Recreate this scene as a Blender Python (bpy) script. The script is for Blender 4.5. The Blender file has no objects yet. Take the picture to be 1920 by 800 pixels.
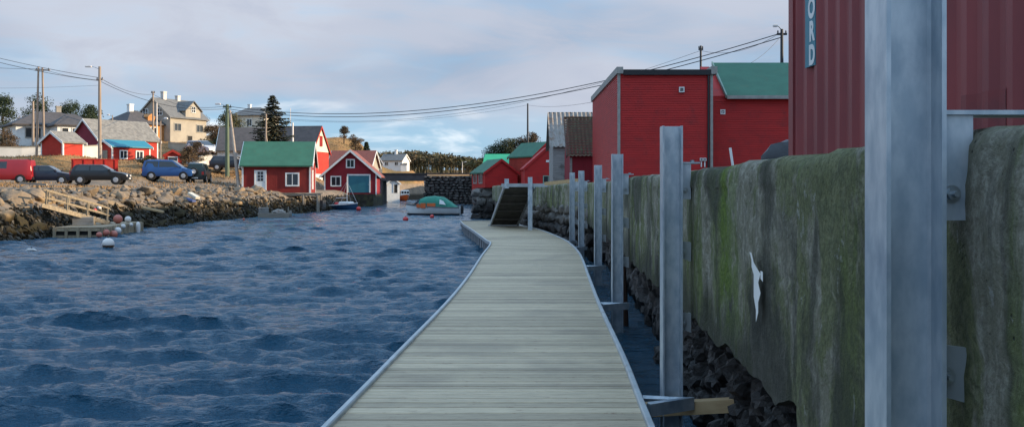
import bpy, bmesh, math, random
import numpy as np
from mathutils import Vector, Matrix, noise
R = math.radians
random.seed(7)
S = bpy.context.scene
COL = S.collection

# ------------------------------------------------------------------ camera, sky, sun, exposure
F = 1867.0            # focal length in photo pixels (photo is 1920 wide)
HZ = 353.0            # horizon row in the photo
CAMZ = 2.05           # eye height above the water
cd = bpy.data.cameras.new('camera'); cam = bpy.data.objects.new('camera', cd); COL.objects.link(cam)
cam.location = (0, 0, CAMZ); cam.rotation_euler = (R(90), 0, 0)
cd.sensor_width = 36.0; cd.lens = 36.0 * F / 1920.0
cd.shift_y = -(400 - HZ) / 1920.0
cd.clip_start = 0.05; cd.clip_end = 5000
S.camera = cam

SUN_EL, SUN_AZ = R(15), R(0)        # azimuth measured from +X towards +Y
sd = Vector((math.cos(SUN_EL) * math.cos(SUN_AZ), math.cos(SUN_EL) * math.sin(SUN_AZ), math.sin(SUN_EL)))
W = bpy.data.worlds.new('World'); S.world = W; W.use_nodes = True
wt = W.node_tree; wt.nodes.clear()
def wn(t, **k):
    n = wt.nodes.new(t)
    for a, b in k.items(): setattr(n, a, b)
    return n
sky = wn('ShaderNodeTexSky', sky_type='NISHITA', sun_disc=False)
sky.sun_elevation = SUN_EL; sky.sun_rotation = math.atan2(sd.x, sd.y)
sky.air_density = 1.0; sky.dust_density = 0.6; sky.ozone_density = 2.5
bg = wn('ShaderNodeBackground'); bg.inputs['Strength'].default_value = 0.1
wo = wn('ShaderNodeOutputWorld')
tc = wn('ShaderNodeTexCoord')
sep = wn('ShaderNodeSeparateXYZ'); wt.links.new(tc.outputs['Generated'], sep.inputs[0])
def wnoise(scale, loc, det=5, rough=0.55, dist=0.0):
    mp = wn('ShaderNodeMapping'); mp.inputs['Scale'].default_value = scale; mp.inputs['Location'].default_value = loc
    wt.links.new(tc.outputs['Generated'], mp.inputs[0])
    n = wn('ShaderNodeTexNoise'); n.inputs['Scale'].default_value = 1; n.inputs['Detail'].default_value = det
    n.inputs['Roughness'].default_value = rough; n.inputs['Distortion'].default_value = dist
    wt.links.new(mp.outputs[0], n.inputs['Vector'])
    return n.outputs['Fac']
def wm(op, a, b=None, c=None, clamp=False):
    n = wn('ShaderNodeMath', operation=op, use_clamp=clamp)
    for i, v in enumerate((a, b, c)):
        if v is None: continue
        if isinstance(v, (int, float)): n.inputs[i].default_value = v
        else: wt.links.new(v, n.inputs[i])
    return n.outputs[0]
def wmap(v, a, b, c=0.0, d=1.0):
    n = wn('ShaderNodeMapRange', interpolation_type='SMOOTHSTEP')
    n.inputs[1].default_value = a; n.inputs[2].default_value = b; n.inputs[3].default_value = c; n.inputs[4].default_value = d
    wt.links.new(v, n.inputs[0]); return n.outputs[0]
def wmix(f, a, b):
    n = wn('ShaderNodeMix', data_type='RGBA')
    if isinstance(f, (int, float)): n.inputs[0].default_value = f
    else: wt.links.new(f, n.inputs[0])
    for i, v in ((6, a), (7, b)):
        if isinstance(v, tuple): n.inputs[i].default_value = (*v, 1)
        else: wt.links.new(v, n.inputs[i])
    return n.outputs[2]
elev = sep.outputs['Z']
n_big = wnoise((2.2, 2.2, 9.0), (3.1, 0.4, 1.7), 4, 0.55)
n_mid = wnoise((6.0, 6.0, 22.0), (0.0, 5.0, 2.0), 5, 0.6, 0.6)
n_soft = wnoise((3.0, 3.0, 7.0), (8.0, 1.0, 0.3), 3, 0.5)
n_puff = wnoise((7.0, 7.0, 30.0), (1.4, 2.2, 4.4), 5, 0.55, 0.3)
# a lavender-grey sheet of stratus that breaks up towards the horizon
edge = wm('ADD', elev, wm('MULTIPLY', wm('SUBTRACT', n_big, 0.5), 0.22))
cover = wmap(edge, 0.030, 0.105)
cover = wm('MULTIPLY', cover, wmap(n_mid, 0.25, 0.6, 0.5, 1.0))
open_ = wm('MULTIPLY', wmap(elev, 0.17, 0.34), wmap(n_big, 0.66, 0.46))
cover = wm('MULTIPLY', cover, wm('SUBTRACT', 1.0, wm('MULTIPLY', open_, 0.85)))
lav = wmix(wmap(n_soft, 0.32, 0.66), (2.45, 3.0, 4.0), (4.6, 4.85, 5.5))
lav = wmix(wmap(n_mid, 0.35, 0.75), lav, (3.75, 4.1, 4.95))
puff = wm('MULTIPLY', wmap(n_puff, 0.47, 0.66), wmap(elev, 0.16, 0.04))
clear = wmix(0.65, sky.outputs[0], (2.5, 4.6, 7.0))
c1 = wmix(puff, clear, (7.2, 7.7, 8.1))
c2 = wmix(cover, c1, lav)
# overcast luminance: the cloud sheet is brighter overhead than near the horizon
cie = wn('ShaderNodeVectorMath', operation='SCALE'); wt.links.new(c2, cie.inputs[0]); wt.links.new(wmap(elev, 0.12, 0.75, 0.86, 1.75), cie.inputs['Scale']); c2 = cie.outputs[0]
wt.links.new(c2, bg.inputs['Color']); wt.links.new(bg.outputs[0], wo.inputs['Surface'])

ld = bpy.data.lights.new('sun', 'SUN'); sun = bpy.data.objects.new('sun', ld); COL.objects.link(sun)
ld.energy = 4.6; ld.angle = R(0.6); ld.color = (1.0, 0.80, 0.55)
sun.rotation_euler = sd.to_track_quat('Z', 'Y').to_euler()

S.render.engine = 'CYCLES'
S.view_settings.view_transform = 'Standard'; S.view_settings.look = 'None'
S.view_settings.exposure = 0.72; S.view_settings.gamma = 1.0; S.view_settings.use_curve_mapping = False
S.cycles.max_bounces = 6

# ------------------------------------------------------------------ helpers
def P(px, py, Y): return Vector(((px - 960) / F * Y, Y, CAMZ - (py - HZ) / F * Y))
def PX(px, Y): return (px - 960) / F * Y
def PZ(py, Y): return CAMZ - (py - HZ) / F * Y

class MB:
    """collects shapes into one mesh"""
    def __init__(s): s.v = []; s.f = []
    def add(s, vs, fs, M=None):
        o = len(s.v)
        s.v += [tuple(M @ Vector(v)) if M else tuple(v) for v in vs]
        s.f += [tuple(i + o for i in f) for f in fs]; return s
    def box(s, x0, x1, y0, y1, z0, z1, M=None):
        return s.add([(x0,y0,z0),(x1,y0,z0),(x1,y1,z0),(x0,y1,z0),(x0,y0,z1),(x1,y0,z1),(x1,y1,z1),(x0,y1,z1)],
                     [(0,3,2,1),(4,5,6,7),(0,1,5,4),(1,2,6,5),(2,3,7,6),(3,0,4,7)], M)
    def cbox(s, x0, x1, y0, y1, z0, z1, c, M=None):
        """box with chamfered vertical and horizontal edges on the top"""
        vs = []
        for z, k in ((z0, 0), (z1 - c, 0), (z1, c)):
            vs += [(x0+k, y0+k, z), (x1-k, y0+k, z), (x1-k, y1-k, z), (x0+k, y1-k, z)]
        fs = [(0,3,2,1), (8,9,10,11)]
        for r in (0, 4):
            for i in range(4):
                j = (i+1) % 4; fs.append((r+i, r+j, r+4+j, r+4+i))
        return s.add(vs, fs, M)
    def prism(s, poly, a, b, axis='y', M=None):
        """extrude a 2D polygon: axis y -> poly is (x,z); x -> (y,z); z -> (x,y)"""
        n = len(poly)
        def mk(p, t): return (p[0], t, p[1]) if axis == 'y' else ((t, p[0], p[1]) if axis == 'x' else (p[0], p[1], t))
        vs = [mk(p, a) for p in poly] + [mk(p, b) for p in poly]
        fs = [tuple(range(n)), tuple(range(2*n-1, n-1, -1))] + [(i, i+n, (i+1) % n + n, (i+1) % n) for i in range(n)]
        return s.add(vs, fs, M)
    def tube(s, pts, r, n=8, cap=True):
        pts = [Vector(p) for p in pts]; k = len(pts)
        rs = r if isinstance(r, (list, tuple)) else [r]*k
        vs = []; fs = []
        for i, p in enumerate(pts):
            t = (pts[min(i+1, k-1)] - pts[max(i-1, 0)]).normalized()
            up = Vector((0,0,1)) if abs(t.z) < 0.9 else Vector((1,0,0))
            u = t.cross(up).normalized(); w = u.cross(t)
            for j in range(n):
                a = 2*math.pi*j/n; vs.append(p + (u*math.cos(a) + w*math.sin(a))*rs[i])
        for i in range(k-1):
            for j in range(n):
                fs.append((i*n+j, i*n+(j+1) % n, (i+1)*n+(j+1) % n, (i+1)*n+j))
        if cap: fs += [tuple(range(n-1, -1, -1)), tuple(range((k-1)*n, k*n))]
        return s.add(vs, fs)
    def lathe(s, prof, n=16, M=None):
        vs = []; fs = []; k = len(prof)
        for r, z in prof:
            for j in range(n):
                a = 2*math.pi*j/n; vs.append((r*math.cos(a), r*math.sin(a), z))
        for i in range(k-1):
            for j in range(n):
                fs.append((i*n+j, i*n+(j+1) % n, (i+1)*n+(j+1) % n, (i+1)*n+j))
        fs += [tuple(range(n-1, -1, -1)), tuple(range((k-1)*n, k*n))]
        return s.add(vs, fs, M)
    def build(s, name, m, parent=None, smooth=False, fixn=False):
        me = bpy.data.meshes.new(name); me.from_pydata(s.v, [], s.f); me.update()
        if fixn:
            bm = bmesh.new(); bm.from_mesh(me); bmesh.ops.recalc_face_normals(bm, faces=bm.faces); bm.to_mesh(me); bm.free()
        return link(name, me, m, parent, smooth)
def link(name, me, m, parent=None, smooth=False):
    if m is not None and len(me.materials) == 0: me.materials.append(m)
    if smooth:
        me.shade_smooth()
        try: me.set_sharp_from_angle(angle=R(40))
        except Exception: pass
    o = bpy.data.objects.new(name, me); COL.objects.link(o)
    if parent: o.parent = parent
    return o
def tag(o, label=None, cat=None, group=None, kind=None):
    if label: o['label'] = label
    if cat: o['category'] = cat
    if group: o['group'] = group
    if kind: o['kind'] = kind
    return o
def thing(name, label, cat, loc=(0,0,0), rz=0, group=None):
    o = bpy.data.objects.new(name, None); COL.objects.link(o); o.empty_display_size = 0.3
    o.location = loc; o.rotation_euler = (0, 0, rz)
    return tag(o, label, cat, group)
def copy_tree(o, parent=None):
    c = o.copy(); COL.objects.link(c); c.parent = parent
    for ch in list(o.children): copy_tree(ch, c)
    return c

# ------------------------------------------------------------------ materials
def nodemat(name):
    m = bpy.data.materials.new(name); m.use_nodes = True
    nt = m.node_tree; b = nt.nodes['Principled BSDF']
    return m, nt, b
class NT:
    def __init__(s, nt): s.nt = nt
    def n(s, t, **k):
        n = s.nt.nodes.new(t)
        for a, b in k.items(): setattr(n, a, b)
        return n
    def L(s, a, b): s.nt.links.new(a, b)
    def noise(s, scale, stretch=(1,1,1), det=4, rough=0.55, dist=0.0, coord='Object', loc=(0,0,0)):
        tc = s.n('ShaderNodeTexCoord') if coord != 'World' else s.n('ShaderNodeNewGeometry')
        mp = s.n('ShaderNodeMapping'); mp.inputs['Scale'].default_value = stretch; mp.inputs['Location'].default_value = loc
        s.L(tc.outputs['Position' if coord == 'World' else coord], mp.inputs[0])
        n = s.n('ShaderNodeTexNoise'); n.inputs['Scale'].default_value = scale; n.inputs['Detail'].default_value = det
        n.inputs['Roughness'].default_value = rough; n.inputs['Distortion'].default_value = dist
        s.L(mp.outputs[0], n.inputs['Vector']); return n.outputs['Fac']
    def mr(s, v, a, b, c=0.0, d=1.0):
        n = s.n('ShaderNodeMapRange'); n.interpolation_type = 'SMOOTHSTEP'
        for i, x in enumerate((a, b, c, d)): n.inputs[i+1].default_value = x
        s.L(v, n.inputs[0]); return n.outputs[0]
    def mix(s, f, a, b, mode='MIX'):
        n = s.n('ShaderNodeMix', data_type='RGBA', blend_type=mode)
        if isinstance(f, (int, float)): n.inputs[0].default_value = f
        else: s.L(f, n.inputs[0])
        for i, v in ((6, a), (7, b)):
            if isinstance(v, tuple): n.inputs[i].default_value = (*v, 1)
            else: s.L(v, n.inputs[i])
        return n.outputs[2]
    def math(s, op, a, b=0.0, clamp=False):
        n = s.n('ShaderNodeMath', operation=op, use_clamp=clamp)
        for i, v in enumerate((a, b)):
            if isinstance(v, (int, float)): n.inputs[i].default_value = v
            else: s.L(v, n.inputs[i])
        return n.outputs[0]
    def bump(s, b, h, strength, dist):
        n = s.n('ShaderNodeBump'); n.inputs['Strength'].default_value = strength; n.inputs['Distance'].default_value = dist
        s.L(h, n.inputs['Height']); s.L(n.outputs[0], b.inputs['Normal'])
def mk(name, c1, c2=None, scale=3.0, rough=0.7, bump=0.0, bdist=0.01, metal=0.0, stretch=(1,1,1), rnd=0.0, det=5, coord='Object',
       dirt=None, dscale=1.2, damt=(0.55, 0.75), spec=0.5, dstretch=(1,1,1)):
    m, nt, b = nodemat(name); t = NT(nt)
    if c2 is None: c2 = tuple(x*0.82 for x in c1)
    f = t.noise(scale, stretch, det, coord=coord)
    col = t.mix(t.mr(f, 0.3, 0.7), c1, c2)
    if dirt:
        col = t.mix(t.mr(t.noise(dscale, dstretch, 6, 0.6, coord=coord, loc=(3.3, 1.1, 7)), *damt), col, dirt)
    if rnd:
        oi = t.n('ShaderNodeObjectInfo')
        r = t.mr(oi.outputs['Random'], 0, 1, 1-rnd, 1+rnd)
        mul = t.n('ShaderNodeVectorMath', operation='SCALE'); t.L(col, mul.inputs[0]); t.L(r, mul.inputs['Scale']); col = mul.outputs[0]
    t.L(col, b.inputs['Base Color'])
    b.inputs['Roughness'].default_value = rough; b.inputs['Metallic'].default_value = metal
    b.inputs['Specular IOR Level'].default_value = spec
    if bump: t.bump(b, t.noise(scale*4, stretch, 6, 0.65, coord=coord), bump, bdist)
    return m
def clad_mat(name, c1, c2, pitch, axis='z', rough=0.75, dirt=None):
    """painted boards on a far wall: fine relief only"""
    m, nt, b = nodemat(name); t = NT(nt)
    tc = t.n('ShaderNodeTexCoord'); sp = t.n('ShaderNodeSeparateXYZ'); t.L(tc.outputs['Object'], sp.inputs[0])
    src = sp.outputs['Z'] if axis == 'z' else t.math('ADD', sp.outputs['X'], sp.outputs['Y'])
    fr = t.math('FRACT', t.math('DIVIDE', src, pitch))
    col = t.mix(t.mr(t.noise(1.5, (1,1,1), 5), 0.3, 0.7), c1, c2)
    if dirt: col = t.mix(t.mr(t.noise(2.0, (1,1,0.3), 6, 0.65, loc=(4,2,1)), 0.52, 0.72), col, dirt)
    t.L(col, b.inputs['Base Color']); b.inputs['Roughness'].default_value = rough; b.inputs['Specular IOR Level'].default_value = 0.25
    t.bump(b, t.mr(fr, 0.0, 0.18), 0.6, 0.02)
    return m
M = {}
M['white'] = mk('white_paint', (.74,.74,.72), (.64,.65,.64), 2.0, .6)
M['offwhite'] = mk('cream_paint', (.66,.60,.48), (.58,.53,.44), 1.5, .7)
M['glass'] = mk('window_glass', (.02,.025,.03), (.035,.04,.05), .7, .08, spec=.6)
M['red'] = mk('red_paint', (.45,.020,.018), (.37,.017,.016), .8, .62, .15, .004, stretch=(1,1,6), dirt=(.27,.02,.02), dscale=2.2, damt=(.5,.8), spec=.3)
M['redclad'] = clad_mat('red_cladding', (.30,.022,.024), (.24,.018,.02), .16, 'z', dirt=(.19,.02,.022))
M['redclad_bright'] = clad_mat('bright_red_cladding', (.45,.045,.03), (.38,.035,.025), .16, 'z')
M['redvert'] = clad_mat('red_upright_boards', (.25,.02,.03), (.21,.017,.027), .15, 'x', dirt=(.17,.018,.024))
M['brownred'] = clad_mat('brown_red_boards', (.24,.028,.022), (.19,.022,.018), .15, 'x', dirt=(.14,.02,.018))
M['maroon'] = clad_mat('shaded_red_cladding', (.22,.03,.05), (.18,.025,.04), .15, 'z')  # red boards with the gable's shade put into the colour
M['greenroof'] = mk('green_roofing', (.035,.14,.085), (.028,.115,.07), 1.3, .75, .2, .01, dirt=(.05,.12,.07), dscale=2)
M['brightgreen'] = mk('bright_green_sheet', (.02,.38,.17), (.02,.33,.15), 1.0, .6)
M['tealroof'] = mk('teal_roofing', (.02,.20,.27), (.02,.17,.24), 2, .6)
M['slate'] = mk('slate_roof', (.24,.225,.20), (.15,.14,.125), 2.6, .85, .5, .03, dirt=(.30,.27,.22), dscale=5, damt=(.55,.7))
M['darkroof'] = mk('dark_roof', (.085,.075,.075), (.06,.055,.055), 2, .85, .4, .03)
M['greyroof'] = mk('grey_roof', (.16,.16,.155), (.12,.12,.12), 2, .85, .4, .03)
M['redroof'] = mk('red_tile_roof', (.26,.075,.05), (.20,.06,.045), 3, .8, .4, .03)
M['black'] = mk('black_fascia', (.012,.013,.016), None, 3, .6)
M['dark'] = mk('dark_void', (.018,.017,.016), None, 3, .9)
M['steel'] = mk('galvanised_steel', (.53,.58,.62), (.34,.41,.47), 16, .42, .15, .003, metal=.45, stretch=(1,1,.45), dirt=(.23,.29,.36), dscale=3, damt=(.5,.8))
M['alu'] = mk('aluminium_edge', (.42,.455,.47), (.32,.355,.37), 4, .45, .1, .003, metal=.4, dirt=(.25,.17,.12), dscale=3, damt=(.66,.74))
M['bolt'] = mk('bolt_steel', (.42,.47,.5), None, 8, .35, metal=.8)
M['newwood'] = mk('fresh_timber', (.55,.38,.20), (.46,.30,.15), 4, .7, .2, .005, stretch=(.2,6,6))
M['oldwood'] = mk('grey_timber', (.30,.26,.21), (.20,.175,.145), 5, .85, .4, .01, stretch=(.4,3,3), rnd=.15)
M['pole'] = mk('tarred_pole', (.34,.27,.21), (.25,.19,.15), 3, .85, .3, .01, stretch=(2,2,.3))
M['greenpole'] = mk('mossy_pole', (.13,.17,.11), (.09,.12,.08), 3, .85, .3, .01, stretch=(2,2,.3))
M['wire'] = mk('wire_black', (.03,.03,.035), None, 3, .6)
M['rubber'] = mk('tyre_rubber', (.016,.016,.017), None, 5, .8)
M['rim'] = mk('wheel_rim', (.5,.5,.52), None, 5, .35, metal=.6)
M['lamp'] = mk('headlamp_lens', (.75,.76,.78), None, 5, .15)
M['tail'] = mk('tail_lens', (.45,.02,.02), None, 5, .2)
M['plate'] = mk('number_plate', (.7,.7,.68), None, 5, .4)
M['buoyred'] = mk('red_buoy', (.62,.045,.04), (.5,.035,.035), 3, .35)
M['buoyorange'] = mk('faded_orange_buoy', (.50,.13,.085), (.42,.15,.11), 3, .45)
M['buoywhite'] = mk('white_buoy', (.72,.68,.64), (.62,.56,.52), 3, .4)
M['buoyfoul'] = mk('fouled_buoy_skin', (.16,.07,.035), (.08,.05,.03), 6, .7)
M['hullwhite'] = mk('white_gelcoat', (.78,.77,.74), (.70,.69,.67), 2, .3)
M['hulldark'] = mk('dark_antifoul', (.02,.025,.04), None, 2, .4)
M['hullblue'] = mk('blue_hull', (.03,.09,.18), None, 2, .35)
M['hullorange'] = mk('orange_hull', (.62,.13,.03), None, 2, .4)
M['canvas'] = mk('green_canvas', (.02,.22,.15), (.015,.17,.12), 3, .7, .3, .02)
M['orange'] = mk('orange_cloth', (.70,.16,.04), (.6,.12,.03), 3, .7)
M['rust'] = mk('rusty_steel', (.11,.05,.03), (.06,.035,.026), 3, .85, .4, .01)
M['trunk'] = mk('bark', (.10,.075,.055), (.06,.045,.035), 4, .9, .5, .02)
M['conifer'] = mk('conifer_needles', (.050,.068,.034), (.030,.044,.024), 1.2, .8, coord='World', spec=.2)
M['spruce'] = mk('spruce_needles', (.075,.070,.040), (.042,.044,.028), 1.0, .8, coord='World', spec=.2)
M['brownleaf'] = mk('brown_twigs', (.15,.098,.058), (.085,.062,.038), .9, .85, coord='World', spec=.2)
M['oliveleaf'] = mk('olive_leaves', (.10,.092,.040), (.055,.060,.028), .8, .8, coord='World', spec=.2)
M['drygrass'] = mk('dry_grass', (.32,.20,.10), (.21,.13,.065), .35, .9, coord='World', spec=.1)
M['brick'] = mk('pale_chimney', (.62,.58,.54), None, 4, .8)
M['whitewall'] = mk('whitewashed_wall', (.66,.65,.62), (.56,.55,.52), .9, .8, .2, .01)
M['teal'] = mk('blue_green_door', (.02,.15,.20), (.018,.125,.17), 2, .55)
M['orangewall'] = clad_mat('orange_cladding', (.50,.23,.08), (.44,.20,.07), .16)
M['greywall'] = mk('grey_render', (.34,.31,.26), (.28,.255,.215), 1.0, .85, .2, .01)
M['yellowwall'] = mk('yellow_beige_wall', (.36,.325,.265), (.30,.27,.225), 1.0, .8)
M['darkstone'] = mk('dark_rubble_stone', (.095,.088,.08), (.055,.05,.047), 3, .9, .6, .04, rnd=.35)
M['mossbank'] = mk('mossy_bank', (.075,.075,.03), (.04,.034,.02), .9, .9, .8, .15, dirt=(.03,.024,.016), dscale=1.5, damt=(.45,.6))
M['tarp'] = mk('dark_tarpaulin', (.022,.026,.032), (.032,.036,.042), 3, .5, .5, .02)

def leafmat_fix():
    for k in ('conifer', 'spruce', 'brownleaf', 'oliveleaf', 'drygrass'):
        nt = M[k].node_tree; t = NT(nt); b = nt.nodes['Principled BSDF']
        b.inputs['Subsurface Weight'].default_value = 0
leafmat_fix()

# ------------------------------------------------------------------ terrain
def smooth(t): t = np.clip(t, 0, 1); return t*t*(3-2*t)
SHY = [-80, 36, 41, 50, 61, 70, 85, 101, 112, 127, 136, 150, 165, 176, 186, 200, 225, 245]
SHX = [-19.6, -18.8, -18.7, -18.4, -18.2, -17.9, -16.7, -16.7, -16.3, -16.0, -16.9, -18.0, -19.4, -19.6, -15.0, -12.5, -11.0, -4.0]
def shore_x(y): return np.interp(y, SHY, SHX)
CP = [(85,277,130),(115,294,98),(215,302,112),(232,304,105),(240,264,145),(320,264,150),(325,308,102),(383,289,120),(470,241,200),
      (450,313,112),(575,323,128),(560,252,190),(640,250,178),(690,296,172),(722,334,172),(712,326,168),(735,338,180),(702,310,174),(712,330,190),(760,340,210),(790,340,215),(740,332,222),(700,330,215),(680,322,225),(720,330,205),(660,318,235),(790,331,255),(830,331,250),(740,328,250),(620,249,172),(660,262,172),(676,280,172),(650,256,180),(706,328,160),(730,338,165),(745,338,195),(600,302,150),(0,302,100),(0,272,140),
      (60,348,76),(190,346,76),(320,339,90),(370,338,92),(650,364,116),(720,340,145),(300,275,230),(100,292,260),(500,272,280),(760,335,240),
      (30,330,86),(130,322,88),(260,320,90),(420,332,97),(440,330,92),(180,300,104),(290,306,96),(640,262,160),(600,256,165)]
CPW = [tuple(P(*c)) for c in CP] + [(-90,60,6),(-60,50,3.2),(-34,40,2.2),(-34,10,2.2),(-90,10,5),(-200,100,9),(-34,65,2.2),(-27,80,2.15),(-300,400,8),(0,420,8),(300,400,10),
      (0,900,10),(-300,1100,14),(300,1100,10),(-20,420,9)]
CPW = np.array(CPW)
def hill(x, y):
    num = np.zeros_like(x); den = np.zeros_like(x)
    for cx, cy, cz in CPW:
        d2 = (x-cx)**2 + (y-cy)**2
        w = 1/(d2+6.0)**1.5
        num += w*cz; den += w
    return num/den
def vnoise(x, y, sc, seed=0):
    """smooth value noise, numpy"""
    xs, ys = x/sc + seed*17.3, y/sc + seed*5.7
    xi, yi = np.floor(xs).astype(int), np.floor(ys).astype(int); xf, yf = smooth(xs-xi), smooth(ys-yi)
    def h(a, b):
        v = np.sin(a*127.1 + b*311.7 + seed*74.7)*43758.5453; return v - np.floor(v)
    return (h(xi,yi)*(1-xf)+h(xi+1,yi)*xf)*(1-yf) + (h(xi,yi+1)*(1-xf)+h(xi+1,yi+1)*xf)*yf - .5
def height(x, y):
    x = np.asarray(x, float); y = np.asarray(y, float)
    d = shore_x(y) - x
    base = -1.6 + smooth((d+2.5)/6.5)*3.45
    H = hill(x, y); H = H + (vnoise(x,y,6,1)*.7 + vnoise(x,y,2.2,2)*.25)*smooth((H-2.6)/1.5)
    cap = 2.12 + np.maximum(0, d-14)*.65 + smooth((y-78)/8)*.42 + smooth((y-90)/12)*10 + smooth((50-y)/20)*.0
    H = np.where(d < 40, np.minimum(H, cap), H)
    st_ = 5 - 3.2*smooth((y-128)/12)
    k = smooth((d-st_)/(st_+.6))
    left = np.where(d > st_, base*(1-k) + H*k, base)
    rb = np.interp(y, [100, 130, 200, 240], [-8, -11, -11.5, -15])
    dr = x - rb
    rz = -1.6 + smooth((dr+1)/3)*3.6
    kr = smooth((y-131)/30)*smooth(dr/8)
    right = rz*(1-kr) + (np.maximum(H, 2.0))*kr
    right = np.where(y > 131, right, -1.6)
    z = np.maximum(left, right)
    rh = 2.0 + 20*smooth((x-30)/30)*smooth((210-y)/70)*smooth((y+60)/30)  # unseen hill off to the right, added to shade the right bank
    z = np.where(x > 30, np.maximum(z, rh - .6), z)
    far = smooth((y-225)/25)
    return z*(1-far) + (H+.5)*far
def ax(*segs):
    o = []
    for a, b, s in segs: o += list(np.arange(a, b, s))
    return np.array(o + [segs[-1][1]])
gx = ax((-500,-90,12),(-90,-10,.75),(-10,30,2),(30,70,4),(70,500,15)); gy = ax((-120,30,6),(30,180,.8),(180,400,4),(400,1500,50))
GX, GY = np.meshgrid(gx, gy); GZ = height(GX, GY)
nx, ny = len(gx), len(gy)
vs = np.stack([GX.ravel(), GY.ravel(), GZ.ravel()], 1).tolist()
fs = [(j*nx+i, j*nx+i+1, (j+1)*nx+i+1, (j+1)*nx+i) for j in range(ny-1) for i in range(nx-1)]
m, nt, b = nodemat('hillside_ground'); t = NT(nt)
n1 = t.noise(.22, (1,1,1), 6, .6, coord='World'); n2 = t.noise(.9, (1,1,1), 6, .65, coord='World', loc=(9,3,1)); n3 = t.noise(.07, (1,1,1), 3, coord='World', loc=(2,8,1))
col = t.mix(t.mr(n1, .35, .65), (.36,.20,.085), (.23,.135,.06))
col = t.mix(t.mr(n2, .52, .68), col, (.11,.075,.042))
col = t.mix(t.math('MULTIPLY', t.mr(n3, .5, .62), .7), col, (.13,.10,.042))
g = t.n('ShaderNodeNewGeometry'); sp = t.n('ShaderNodeSeparateXYZ'); t.L(g.outputs['Position'], sp.inputs[0])
col = t.mix(t.mr(sp.outputs['Z'], 3.3, 2.5), col, t.mix(t.mr(n2, .4, .6), (.24,.18,.13), (.17,.135,.10)))
col = t.mix(t.mr(sp.outputs['Z'], 1.3, .7), col, (.035,.028,.018))
t.L(col, b.inputs['Base Color']); b.inputs['Roughness'].default_value = .95; b.inputs['Specular IOR Level'].default_value = .15
t.bump(b, n2, .8, .25)
mb = MB(); mb.v = vs; mb.f = fs
tag(mb.build('ground', m, smooth=True), 'brown grassy hillside and parking ground along the far shore', kind='structure')

# ------------------------------------------------------------------ water
rng = np.random.default_rng(5)
NW = 110
lam = np.exp(rng.uniform(np.log(.11), np.log(1.5), NW))
ang = R(-94) + rng.normal(0, R(24), NW)*np.where(lam > .6, .6, 1.25)
kx, ky = 2*np.pi/lam*np.cos(ang), 2*np.pi/lam*np.sin(ang)
slope = .036 + .020*np.exp(-(np.log(lam/.42)/.5)**2) + .022*np.exp(-(np.log(lam/.85)/.25)**2)
amp = slope*lam/(2*np.pi); ph = rng.uniform(0, 2*np.pi, NW)
rows = 3.2*np.exp(np.linspace(0, math.log(260/3.2), 1450)); us = np.linspace(-.64, .22, 500)
YY = np.repeat(rows[:,None], len(us), 1) - 2.0
XX = rows[:,None]*us[None,:]
dx, dy, dz = np.zeros_like(XX), np.zeros_like(XX), np.zeros_like(XX)
gap = np.gradient(rows)[:,None]
gust = 1 + .6*vnoise(XX, YY, 7, 3) + .9*vnoise(XX, YY, 2.4, 4)
for i in range(NW):
    fade = np.clip((lam[i]/gap - 2.5)/3, 0, 1)
    p_ = kx[i]*XX + ky[i]*YY + ph[i]
    a = amp[i]*fade*gust
    dz += a*np.cos(p_)
    q = 1.0; s_ = np.sin(p_)
    dx -= q*a*np.cos(ang[i])*s_; dy -= q*a*np.sin(ang[i])*s_
# calmer in the narrow gap between the floating walkway and the wall
calm = 1 - .65*smooth((XX-.0)/.8)
V = np.stack([(XX+dx*calm).ravel(), (YY+dy*calm).ravel(), (dz*calm).ravel()], 1)
nr, nc = XX.shape
idx = np.arange(nr*nc).reshape(nr, nc)
Fq = np.stack([idx[:-1,:-1].ravel(), idx[:-1,1:].ravel(), idx[1:,1:].ravel(), idx[1:,:-1].ravel()], 1)
me = bpy.data.meshes.new('water')
extra = np.array([(-600,-80,-.16),(600,-80,-.16),(600,260,-.16),(-600,260,-.16)])
VV = np.vstack([V, extra]); nq = len(Fq); FF = np.vstack([Fq, [[nr*nc, nr*nc+1, nr*nc+2, nr*nc+3]]])
me.vertices.add(len(VV)); me.vertices.foreach_set('co', VV.ravel().astype(np.float32))
me.loops.add(FF.size); me.loops.foreach_set('vertex_index', FF.ravel().astype(np.int32))
me.polygons.add(len(FF)); me.polygons.foreach_set('loop_start', np.arange(0, FF.size, 4, dtype=np.int32)); me.polygons.foreach_set('loop_total', np.full(len(FF), 4, np.int32))
me.update(calc_edges=True); me.validate()
m, nt, b = nodemat('sea_water'); t = NT(nt)
b.inputs['Base Color'].default_value = (.004,.056,.105,1); b.inputs['Roughness'].default_value = .05; b.inputs['IOR'].default_value = 1.333
rip = t.math('ADD', t.noise(16, (1,2.0,1), 5, .62, .4, coord='World'), t.math('MULTIPLY', t.noise(4.5, (1,2.2,1), 5, .62, .3, coord='World', loc=(4,1,0)), 2.4))
t.bump(b, rip, .85, .05)
tag(link('water', me, m, smooth=True), 'choppy dark blue harbour water', kind='structure')

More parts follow.
